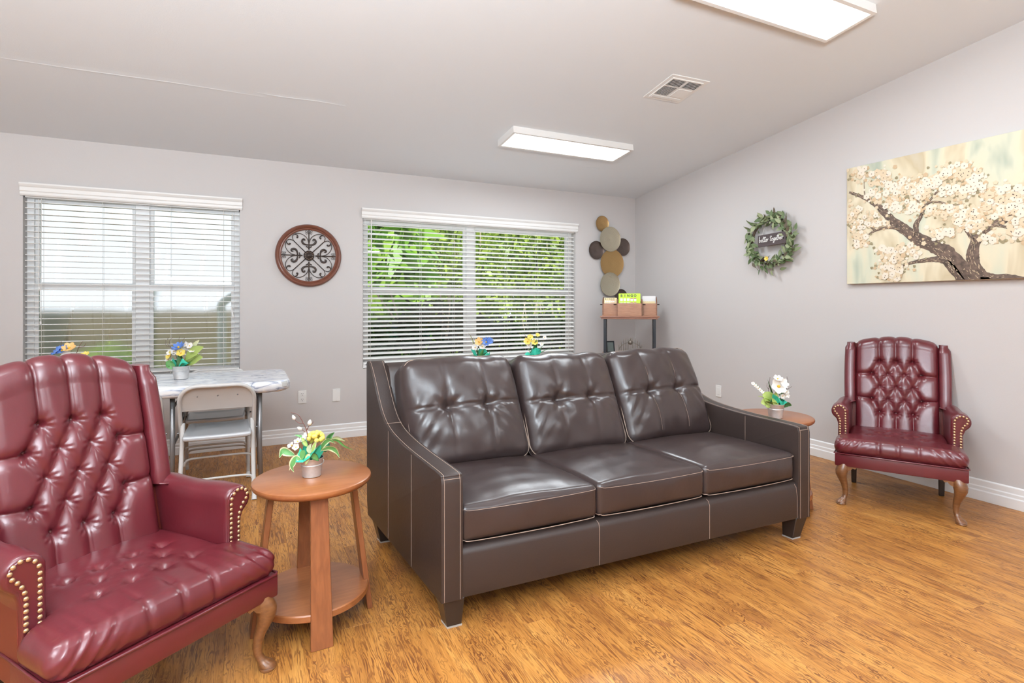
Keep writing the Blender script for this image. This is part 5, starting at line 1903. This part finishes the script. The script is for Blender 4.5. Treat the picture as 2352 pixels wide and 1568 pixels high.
def bingo_card(label, m, w, h, pos, tilt, size, letters='BINGO', rows=5, grp='bingo cards in the rack', scallop=False):
    r = thing('bingo_card', label, 'card', on_stand(*pos), RZ, grp, rot=None)
    r.rotation_euler = (rad(90 - tilt), 0, RZ)
    part('board', MB().add(prism(rounded(w, h, 0.008), -0.0018, 0.0, 'z')), m, r)
    top = h / 2
    cw = w * 0.78 / 5
    x0 = -w / 2 + w * 0.055
    for i, ch in enumerate(letters):
        o = link('letter', text_mesh(ch, size, 0.0004, 'letter', size * 0.035), r, (x0 + cw * (i + 0.5), top - size * 0.72, 0.0006))
        o.data.materials.append(M_ink)
    for j in range(rows):
        for i in range(5):
            c = (x0 + cw * (i + 0.5), top - size * 1.45 - cw * 0.5 - j * cw * 1.25)
            wn = part('number_window', MB().add(box(-cw * 0.37, cw * 0.37, -cw * 0.44, cw * 0.40, 0, 0.0012)), M_paper, r, loc=(c[0], c[1], 0))
            if i in (3, 4):
                part('shutter', MB().add(box(-cw * 0.37, cw * 0.37, cw * 0.30, cw * 0.48, 0.0011, 0.0022)), M_redw, wn)
    return r


bingo_card('bright lime green bingo card standing in the middle pocket of the rack', M_lime, 0.236, 0.245, (0.0, -0.075, SZ + 0.130), 10, 0.036)
bingo_card('cream bingo card in the left pocket of the rack', M_cream, 0.142, 0.180, (-0.208, -0.035, SZ + 0.114), 8, 0.020, rows=3)
bingo_card('white card leaning behind the cream card in the right pocket of the rack', M_paper, 0.145, 0.195, (0.212, 0.030, SZ + 0.125), 6, 0.012, letters='', rows=0)
sc_ = thing('bingo_card', 'cream scallop-topped card in the right pocket of the rack', 'card', on_stand(0.208, -0.035, SZ + 0.10), RZ, 'bingo cards in the rack')
o_ = [(-0.068, -0.085), (0.068, -0.085), (0.068, 0.065)]
for k in range(24, -1, -1):
    o_.append((-0.068 + 0.136 * k / 24, 0.060 + 0.005 * abs(math.sin(PI * k / 4))))
part('board', MB().add(prism([(a, b) for a, b in o_], -0.001, 0.001, 'y')), M_cream, sc_)
# metal fan ornament and a small dark frame on the lower shelf
fo = thing('fan_ornament', 'spiked metal half-round ornament with ball centre on the lower shelf of the corner stand', 'ornament', on_stand(0.01, -0.02, 0.722), RZ)
M_pew = mat('aged_pewter', (0.20, 0.17, 0.14), 0.45, metal=0.5)
part('base', MB().add(box(-0.13, 0.13, -0.03, 0.03, 0, 0.012)), M_pew, fo, bevel=0.003, seg=1)
for k in range(11):
    x = -0.125 + 0.025 * k
    h = 0.165 * math.sqrt(max(0.05, 1 - (x / 0.150) ** 2)) + 0.012
    if abs(k - 5) == 0:
        continue
    part('spike', MB().add(tube([(x, 0, 0.01), (x, 0, h * 0.8), (x * 1.02, 0, h)], [0.004, 0.004, 0.001], 6)), M_pew, fo)
part('arch', MB().add(tube([(0.128 * math.cos(PI * k / 20), 0.004, 0.012 + 0.105 * math.sin(PI * k / 20)) for k in range(21)], 0.004, 6)), M_pew, fo, smooth=True)
part('ball', MB().add(sphere((0, -0.008, 0.118), 0.026, 16, 10)), M_pew, fo, smooth=True)
part('crown', MB().add(lathe([(0.010, 0.140), (0.004, 0.155), (0.010, 0.164), (0.0, 0.172)], 10)), M_pew, fo, smooth=True)
df = thing('picture_frame', 'small dark picture frame leaning beside the left leg of the corner stand', 'frame', on_stand(-0.205, 0.0, 0.722), RZ)
df.rotation_euler = (rad(-10), 0, RZ + 0.5)
fm = MB().add(box(-0.05, 0.05, -0.006, 0.006, 0, 0.012)).add(box(-0.05, 0.05, -0.006, 0.006, 0.118, 0.13)).add(box(-0.05, -0.038, -0.006, 0.006, 0.012, 0.118)).add(box(0.038, 0.05, -0.006, 0.006, 0.012, 0.118))
part('frame', fm, M_black, df)
part('picture', MB().add(box(-0.039, 0.039, 0.0, 0.004, 0.011, 0.119)), mat('dark_photo', (0.10, 0.12, 0.11), 0.3), df)

# ------------------------------------------------------------------ wreath with sign
wr = thing('leaf_wreath', 'green leafy wreath hanging on the right wall left of the canvas', 'wreath', (XR - 0.035, 3.418, 1.825), rot=(PI / 2, 0, -PI / 2))
# local x = towards the room's front (image right), y = up, z = into the room
part('ring', MB().add(tube([(0.205 * math.cos(2 * PI * k / 40), 0.205 * math.sin(2 * PI * k / 40), 0.0) for k in range(40)], 0.013, 6, closed=True)), M_bark, wr, smooth=True)
rw = random.Random(21)
LM = [mat('wreath_leaf_sage', (0.17, 0.21, 0.10), 0.6), mat('wreath_leaf_green', (0.105, 0.155, 0.062), 0.6), mat('wreath_leaf_pale', (0.30, 0.34, 0.19), 0.6), mat('wreath_leaf_brown', (0.10, 0.075, 0.045), 0.6)]
lmesh = []
for m in LM:
    v = []
    n = 6
    for i in range(n):
        t = i / (n - 1)
        w = 0.0155 * math.sin(PI * min(1, t ** 0.8 * 0.97 + 0.03))
        for j, kz in ((-1, 0.25), (0, 0), (1, 0.25)):
            v.append((0.068 * t, w * j, kz * w - 0.010 * t * t))
    lmesh.append(MB().add((v, grid_faces(n, 3))).mesh('leaf', m, smooth=True, fix=False))
for k in range(285):
    a = rw.uniform(0, 2 * PI)
    rr = max(0.178, 0.208 + rw.gauss(0, 0.024))
    out = rw.choice((1, 1, 1, -1)) if rr > 0.19 else rw.choice((1, -1))
    dirn = a + PI / 2 * rw.choice((0.85, 0.7, 0.5)) * 1.0 if out > 0 else a + PI - rw.uniform(0.3, 1.0)
    dirn += rw.gauss(0, 0.4)
    o = link('leaf', lmesh[rw.choices((0, 1, 2, 3), (5, 4, 3, 1))[0]], wr)
    o.location = (rr * math.cos(a), rr * math.sin(a), rw.uniform(-0.004, 0.045))
    o.rotation_euler = Matrix(frame_to((rw.gauss(0, 0.35), rw.gauss(0, 0.35), 1))).to_euler()
    o.rotation_euler = (Matrix.Rotation(dirn, 4, 'Z') @ Matrix.Rotation(rw.uniform(-0.75, 0.25), 4, 'Y') @ Matrix.Rotation(rw.gauss(0, 0.6), 4, 'X')).to_euler()
    s = rw.uniform(0.75, 1.15)
    o.scale = (s, s, s)
olive = MB().add(sphere((0, 0, 0), 0.0085, 8, 6, 1.4)).mesh('berry', M_slot, smooth=True)
for a, rr in ((2.72, 0.225), (2.95, 0.235), (3.5, 0.232), (0.9, 0.232), (4.4, 0.17), (2.3, 0.215), (5.6, 0.20), (1.45, 0.19), (0.1, 0.165)):
    link('berry', olive, wr, (rr * math.cos(a), rr * math.sin(a), 0.04))
blossom(wr, (-0.006, -0.150, 0.045), (0, 0, 1), 0.022, 5, M_pet_y, 'yellow_flower')
sg = thing('wooden_sign', 'small dark sign lettered better together hung inside the wreath', 'sign', (XR - 0.082, 3.372, 1.842), rot=(PI / 2, rad(0), -PI / 2))
sg.rotation_euler = (Matrix.Rotation(-PI / 2, 4, 'Z') @ Matrix.Rotation(PI / 2, 4, 'X') @ Matrix.Rotation(rad(2.5), 4, 'Z')).to_euler()
M_signw = wood('sign_board_grey_brown', (0.085, 0.062, 0.062), (0.06, 0.043, 0.044), rough=0.7, coat=0.0)
part('board', MB().add(box(-0.146, 0.138, -0.053, 0.053, -0.008, 0.0)), M_signw, sg, bevel=0.002, seg=1)
part('hanger', MB().add(tube([(-0.10, 0.052, -0.004), (-0.06, 0.15, -0.004)], 0.0012, 5)).add(tube([(0.10, 0.052, -0.004), (0.06, 0.15, -0.004)], 0.0012, 5)), M_cord, sg)
# brush-script letters as strokes (unit height 1 for x-height)
GL = {
    'b': ([[(0, 2.5), (-0.08, 1.2), (-0.05, 0.15), (0.1, 0), (0.35, 0.1), (0.5, 0.5), (0.4, 0.9), (0.2, 0.9), (0.05, 0.5)]], 0.75),
    'e': ([[(0, 0.4), (0.35, 0.6), (0.4, 0.95), (0.2, 1.0), (0.03, 0.6), (0.08, 0.1), (0.3, 0), (0.6, 0.3)]], 0.62),
    't': ([[(0.18, 2.2), (0.08, 1.2), (0.05, 0.3), (0.15, 0), (0.4, 0.2)], [(-0.22, 1.55), (0.5, 1.75)]], 0.48),
    'r': ([[(0, 1.0), (0.1, 0.8), (0.05, 0.0)], [(0.07, 0.6), (0.25, 0.95), (0.45, 0.85)]], 0.62),
    'o': ([[(0.3, 1.0), (0.05, 0.75), (0.05, 0.2), (0.25, 0.0), (0.48, 0.3), (0.45, 0.8), (0.3, 1.0), (0.55, 0.85)]], 0.66),
    'g': ([[(0.42, 0.9), (0.2, 1.0), (0.02, 0.6), (0.12, 0.15), (0.35, 0.25), (0.45, 0.95), (0.42, 0.0), (0.3, -0.9), (0.05, -0.9), (0.1, -0.45), (0.6, 0.2)]], 0.66),
    'h': ([[(0.08, 2.4), (0.02, 1.2), (0.0, 0.0)], [(0.02, 0.5), (0.2, 0.95), (0.35, 0.8), (0.35, 0.2), (0.5, 0.05)]], 0.62)}
xx, U = 0.0, 0.0205
lets = []
for ch in 'better together':
    if ch == ' ':
        xx += 0.45
        continue
    lets.append((ch, xx))
    xx += GL[ch][1]
sc_x = 0.252 / (xx * U)
for ch, x0 in lets:
    mb = MB()
    for stroke in GL[ch][0]:
        pts = [((x0 + p[0] + 0.12 * p[1]) * U * sc_x - 0.132, p[1] * U * 1.05 - 0.012, 0.0012) for p in stroke]
        P = smooth_path(pts, 5)
        mb.add(tube(P, [0.0027 + 0.0006 * math.sin(i * 0.5) for i in range(len(P))], 6, flat=(1.0, 0.5)))
    part('letter', mb, M_white, sg, smooth=True)

# ------------------------------------------------------------------ canvas painting: blossoming tree
cv = thing('canvas_painting', 'large canvas painting of a cream blossoming tree on the right wall', 'painting', (XR - 0.002, 2.725, 1.424), rot=(PI / 2, 0, -PI / 2))
CW, CH, CD = 1.40, 0.905, 0.034


def canvas_mat():
    m = bpy.data.materials.new('painted_canvas_ground')
    m.use_nodes = True
    nt = m.node_tree
    N, L = nt.nodes, nt.links
    b = N['Principled BSDF']
    b.inputs['Roughness'].default_value = 0.5
    tc = N.new('ShaderNodeTexCoord')
    mp = N.new('ShaderNodeMapping')
    mp.inputs['Scale'].default_value = (3.2, 1.1, 1)
    L.new(tc.outputs['Object'], mp.inputs[0])
    n = N.new('ShaderNodeTexNoise')
    n.inputs['Scale'].default_value = 1.5
    n.inputs['Detail'].default_value = 3
    n.inputs['Distortion'].default_value = 0.4
    L.new(mp.outputs[0], n.inputs['Vector'])
    r = N.new('ShaderNodeValToRGB')
    e = r.color_ramp.elements
    for p, c in ((0.30, (0.36, 0.41, 0.33)), (0.40, (0.60, 0.60, 0.46)), (0.49, (0.70, 0.62, 0.45)), (0.58, (0.53, 0.44, 0.285)), (0.70, (0.59, 0.53, 0.41))):
        x = e.new(p)
        x.color = (*c, 1)
    e.remove(e[0])
    L.new(n.outputs[0], r.inputs[0])
    L.new(r.outputs[0], b.inputs['Base Color'])
    return m


part('canvas', MB().add(box(0, CW, 0, CH, 0, CD)), canvas_mat(), cv, bevel=0.002, seg=1)
# painted shapes lie on the canvas; X scale maps measured crop fractions (crop 1741 x 1568 px of the photo) to the canvas
YA = 2.725


def from_px(cxp, cyp):
    """pixel of the photograph -> (x, y) on the canvas face (used only to copy the print's design)"""
    a_ = (cxp - 1176) / 1258.36
    th = rad(25.876)
    dx, dy, dz = a_ * math.cos(th) + math.sin(th), -a_ * math.sin(th) + math.cos(th), (697.26 - cyp) / 1258.36
    t = (XR - 0.002 - CD) / dx
    return YA - dy * t, 1.27 + dz * t - 1.424


def crop(x, y):
    return from_px(1930 + x / 4.126, 290 + y / 4.126)


M_bk = mat('paint_bark', (0.115, 0.075, 0.055), 0.5, var=(40, 0.5))
M_bk2 = mat('paint_bark_light', (0.50, 0.38, 0.25), 0.5)
br = MB()
lt = MB()


def limb(pts, w0, w1, seed=0, lvl=0):
    P = [Vector((*crop(x, y), 0)) for x, y in pts]
    P = smooth_path(P, 6)
    k = len(P)
    v = []
    rg = random.Random(seed)
    zz = CD + 0.0008 + 0.0004 * lvl
    for i, p in enumerate(P):
        t = (P[min(i + 1, k - 1)] - P[max(i - 1, 0)]).normalized()
        nrm = Vector((-t.y, t.x, 0))
        w = (w0 + (w1 - w0) * i / (k - 1)) * (1 + rg.uniform(-0.10, 0.10)) / 2
        for s in (-1, -0.4, 0.4, 1):
            q = p + nrm * w * s
            v.append((max(0.002, min(CW - 0.002, q.x)), max(0.002, min(CH - 0.002, q.y)), zz + (0.0012 if abs(s) < 1 else 0)))
        if i % 1 == 0 and i < k - 1:
            for _ in range(2):
                s = rg.uniform(-0.8, 0.9)
                q = p + nrm * w * s
                l = rg.uniform(0.006, 0.018)
                if 0.01 < q.x < CW - 0.02 and 0.01 < q.y < CH - 0.01:
                    e = rg.uniform(0.0006, 0.0016) * (1 + w * 20)
                    lt.add(([tuple(q + Vector((0, 0, zz + 0.0016)) + nrm * e), tuple(q + t * l + Vector((0, 0, zz + 0.0016))), tuple(q - nrm * e + Vector((0, 0, zz + 0.0016))), tuple(q - t * l * 0.5 + Vector((0, 0, zz + 0.0016)))], [(0, 1, 2, 3)]))
    br.add((v, grid_faces(k, 4)))


limb([(1250, 1470), (1130, 1350), (1010, 1210), (900, 1140), (740, 1070), (620, 985), (500, 900), (400, 795), (310, 720), (200, 665), (85, 625)], 0.125, 0.016, 1)
limb([(1180, 1500), (1110, 1380), (1030, 1290), (930, 1260), (800, 1270), (650, 1300), (480, 1360)], 0.075, 0.008, 2)
limb([(1420, 1470), (1310, 1400), (1265, 1300), (1255, 1200), (1285, 1090), (1350, 1000), (1450, 930), (1560, 890), (1650, 800), (1741, 760)], 0.090, 0.020, 3)
limb([(1285, 1090), (1240, 1040), (1190, 980), (1120, 905)], 0.040, 0.008, 4, 1)
limb([(1470, 935), (1580, 955), (1680, 970), (1800, 1020)], 0.020, 0.010, 5, 1)
limb([(715, 1030), (720, 930), (760, 860), (790, 780), (800, 640)], 0.045, 0.010, 6, 1)
limb([(790, 770), (850, 720), (950, 720), (1050, 745), (1180, 735)], 0.022, 0.006, 7, 1)
limb([(840, 715), (920, 620), (1000, 570), (1100, 540)], 0.016, 0.006, 8, 1)
limb([(775, 750), (735, 710), (690, 680)], 0.014, 0.006, 9, 1)
limb([(560, 965), (440, 960), (330, 990), (220, 1050), (120, 1085)], 0.026, 0.007, 10, 1)
limb([(330, 985), (260, 930), (160, 880)], 0.018, 0.006, 11, 1)
limb([(235, 670), (228, 590), (225, 500)], 0.010, 0.004, 12, 1)
limb([(960, 570), (965, 530), (930, 510)], 0.010, 0.004, 13, 1)
limb([(1380, 980), (1400, 900), (1500, 820)], 0.012, 0.005, 14, 1)
limb([(1741, 1450), (1600, 1440), (1450, 1450), (1330, 1455)], 0.030, 0.09, 15)
limb([(1741, 760), (1900, 700), (2100, 720)], 0.020, 0.012, 16)
part('painted_branches', br, M_bk, cv, fix=False)
part('painted_bark_strokes', lt, M_bk2, cv, fix=False)['kind'] = 'stuff'
M_bl = [mat('paint_blossom_white', (0.74, 0.66, 0.54), 0.5), mat('paint_blossom_cream', (0.67, 0.54, 0.37), 0.5), mat('paint_blossom_peach', (0.56, 0.40, 0.24), 0.5), mat('paint_leaf_olive', (0.27, 0.22, 0.12), 0.5)]
rp = random.Random(11)
small, dots = MB(), MB()
zc_ = [0]


def petals(mb, x, y, r, mi, n=6, z=None):
    zc_[0] += 1
    z = CD + 0.0042 + (zc_[0] % 60) * 0.00004 if z is None else z
    v = [(x, y, z + 0.0006)]
    a0 = rp.uniform(0, 6)
    m = n * 4
    for k in range(m):
        a = a0 + 2 * PI * k / m
        q = r * (0.80 + 0.22 * abs(math.sin(n * (a - a0) / 2))) * rp.uniform(0.94, 1.06)
        v.append((max(0.001, min(CW - 0.001, x + q * math.cos(a))), max(0.001, min(CH - 0.001, y + q * math.sin(a))), z))
    mb.add((v, [(0, 1 + k, 1 + (k + 1) % m) for k in range(m)]), mi)


clusters = [(170, 430, 95, 70, 14), (380, 500, 130, 110, 26), (330, 640, 110, 60, 12), (520, 600, 120, 110, 22), (620, 540, 90, 80, 14), (500, 730, 110, 90, 18), (760, 590, 130, 120, 26), (880, 530, 110, 90, 18), (690, 760, 110, 80, 16), (890, 810, 70, 50, 8),
            (1080, 430, 150, 100, 28), (1230, 480, 150, 90, 24), (1080, 620, 170, 70, 20), (1290, 590, 120, 60, 14), (1060, 800, 110, 80, 16), (1180, 850, 130, 90, 22), (1320, 880, 120, 110, 22), (960, 1010, 130, 70, 16), (1260, 960, 110, 50, 10),
            (150, 850, 80, 110, 16), (300, 880, 90, 80, 14), (400, 920, 60, 40, 6), (180, 1000, 110, 90, 16), (200, 1110, 80, 50, 10), (450, 1200, 110, 90, 20), (620, 1180, 150, 90, 22), (500, 1320, 130, 80, 20), (490, 1410, 90, 60, 14),
            (1430, 700, 140, 120, 26), (1600, 640, 150, 130, 28), (1560, 800, 150, 90, 22), (1720, 700, 130, 150, 26), (1740, 880, 120, 110, 20), (1680, 1030, 130, 60, 12), (1950, 760, 200, 150, 30), (1420, 1060, 100, 50, 8)]
for cx_, cy_, rx, ry, n in clusters:
    for k in range(int(n * 1.1)):          # olive leaves under and around
        x, y = crop(cx_ + rp.gauss(0, rx * 0.62), cy_ + ry * 0.35 + rp.gauss(0, ry * 0.6))
        if 0.005 < x < CW - 0.01 and 0.01 < y < CH - 0.01:
            petals(small, x, y, rp.uniform(0.006, 0.013), 3 if rp.random() < 0.6 else 2, 3, CD + 0.0030)
    for k in range(int(n * 2.2)):
        x, y = crop(cx_ + rp.gauss(0, rx * 0.50), cy_ + rp.gauss(0, ry * 0.50))
        if 0.008 < x < CW - 0.012 and 0.012 < y < CH - 0.012:
            petals(small, x, y, rp.uniform(0.008, 0.018), rp.choice((1, 1, 2, 0)), 5, CD + 0.0034 + rp.random() * 0.0006)
part('painted_small_petals', small, M_bl, cv, fix=False)['kind'] = 'stuff'
cnt = 0
for cx_, cy_, rx, ry, n in clusters:
    for k in range(max(3, int(n * 0.42))):
        x, y = crop(cx_ + rp.uniform(-1, 1) * rx * 0.72, cy_ + rp.uniform(-1, 1) * ry * 0.68)
        if cnt < 285 and 0.02 < x < CW - 0.022 and 0.02 < y < CH - 0.022:
            mb = MB()
            r_ = rp.uniform(0.017, 0.028)
            zc_[0] += 1
            z = CD + 0.0044 + (zc_[0] % 97) * 0.00004
            petals(mb, 0, 0, r_, 0, rp.choice((5, 6)), z)
            v = [(0.0032 * math.cos(2 * PI * j / 7), 0.0032 * math.sin(2 * PI * j / 7), z + 0.0012) for j in range(7)]
            mb.v = [(a_ if True else 0, b_, c_) for a_, b_, c_ in mb.v]
            # undo the edge clamp for local coordinates
            vv = []
            rg = random.Random(cnt)
            m_ = len(mb.v) - 1
            nn = rg.choice((5, 6))
            vv.append((0, 0, z + 0.0006))
            for j in range(m_):
                a2 = 2 * PI * j / m_
                q = r_ * (0.80 + 0.22 * abs(math.sin(nn * a2 / 2))) * rg.uniform(0.94, 1.06)
                vv.append((q * math.cos(a2), q * math.sin(a2), z))
            mb.v = vv
            mb.add((v, [tuple(range(7))]), 1)
            link('painted_blossom', mb.mesh('painted_blossom', [M_bl[0] if rg.random() < 0.7 else M_bl[1], M_bk], fix=False), cv, (x, y, 0))
            cnt += 1

# ------------------------------------------------------------------ wall plates
def plate(label, name, loc, rot, kind):
    r = thing(name, label, 'outlet' if kind != 'blank' else 'wall plate', loc, rot=rot)
    part('plate', MB().add(prism(rounded(0.072, 0.117, 0.004), 0, 0.006, 'z')), M_white, r, bevel=0.0015, seg=1)
    if kind == 'duplex':
        for sy in (-0.026, 0.026):
            sk = part('socket', MB().add(prism(rounded(0.034, 0.036, 0.012), 0.006, 0.0085, 'z')), M_white, r, loc=(0, sy, 0))
            part('slot', MB().add(box(-0.008, -0.0055, 0.002, 0.011, 0.0085, 0.0090)).add(box(0.0055, 0.008, 0.002, 0.011, 0.0085, 0.0090)).add(prism([(0.0035 * math.cos(k), -0.008 + 0.0035 * math.sin(k)) for k in [2 * PI * j / 8 for j in range(8)]], 0.0085, 0.0090, 'z')), M_slot, sk)
    elif kind == 'switch':
        part('rocker', MB().add(box(-0.017, 0.017, -0.033, 0.033, 0.006, 0.009)), M_white, r, bevel=0.002, seg=1)
    for sy in (-0.048, 0.048):
        part('screw', MB().add(lathe([(0.0032, 0), (0.0022, 0.001)], 8)), M_zinc if kind == 'blank' else M_white, r, loc=(0, sy if kind != 'duplex' else (0 if sy < 0 else 0.0005), 0.006))
    return r


plate('white duplex power outlet on the back wall right of the folding table', 'power_outlet', (0.463, YB - 0.0005, 0.413), (PI / 2, 0, 0), 'duplex')
plate('small blank white wall plate just left of the sofa on the back wall', 'wall_plate', (0.765, YB - 0.0005, 0.409), (PI / 2, 0, 0), 'blank')
plate('white outlet plate with flat centre on the right wall above the sofa arm', 'power_outlet', (XR - 0.0005, 4.056, 0.392), (PI / 2, 0, -PI / 2), 'switch')
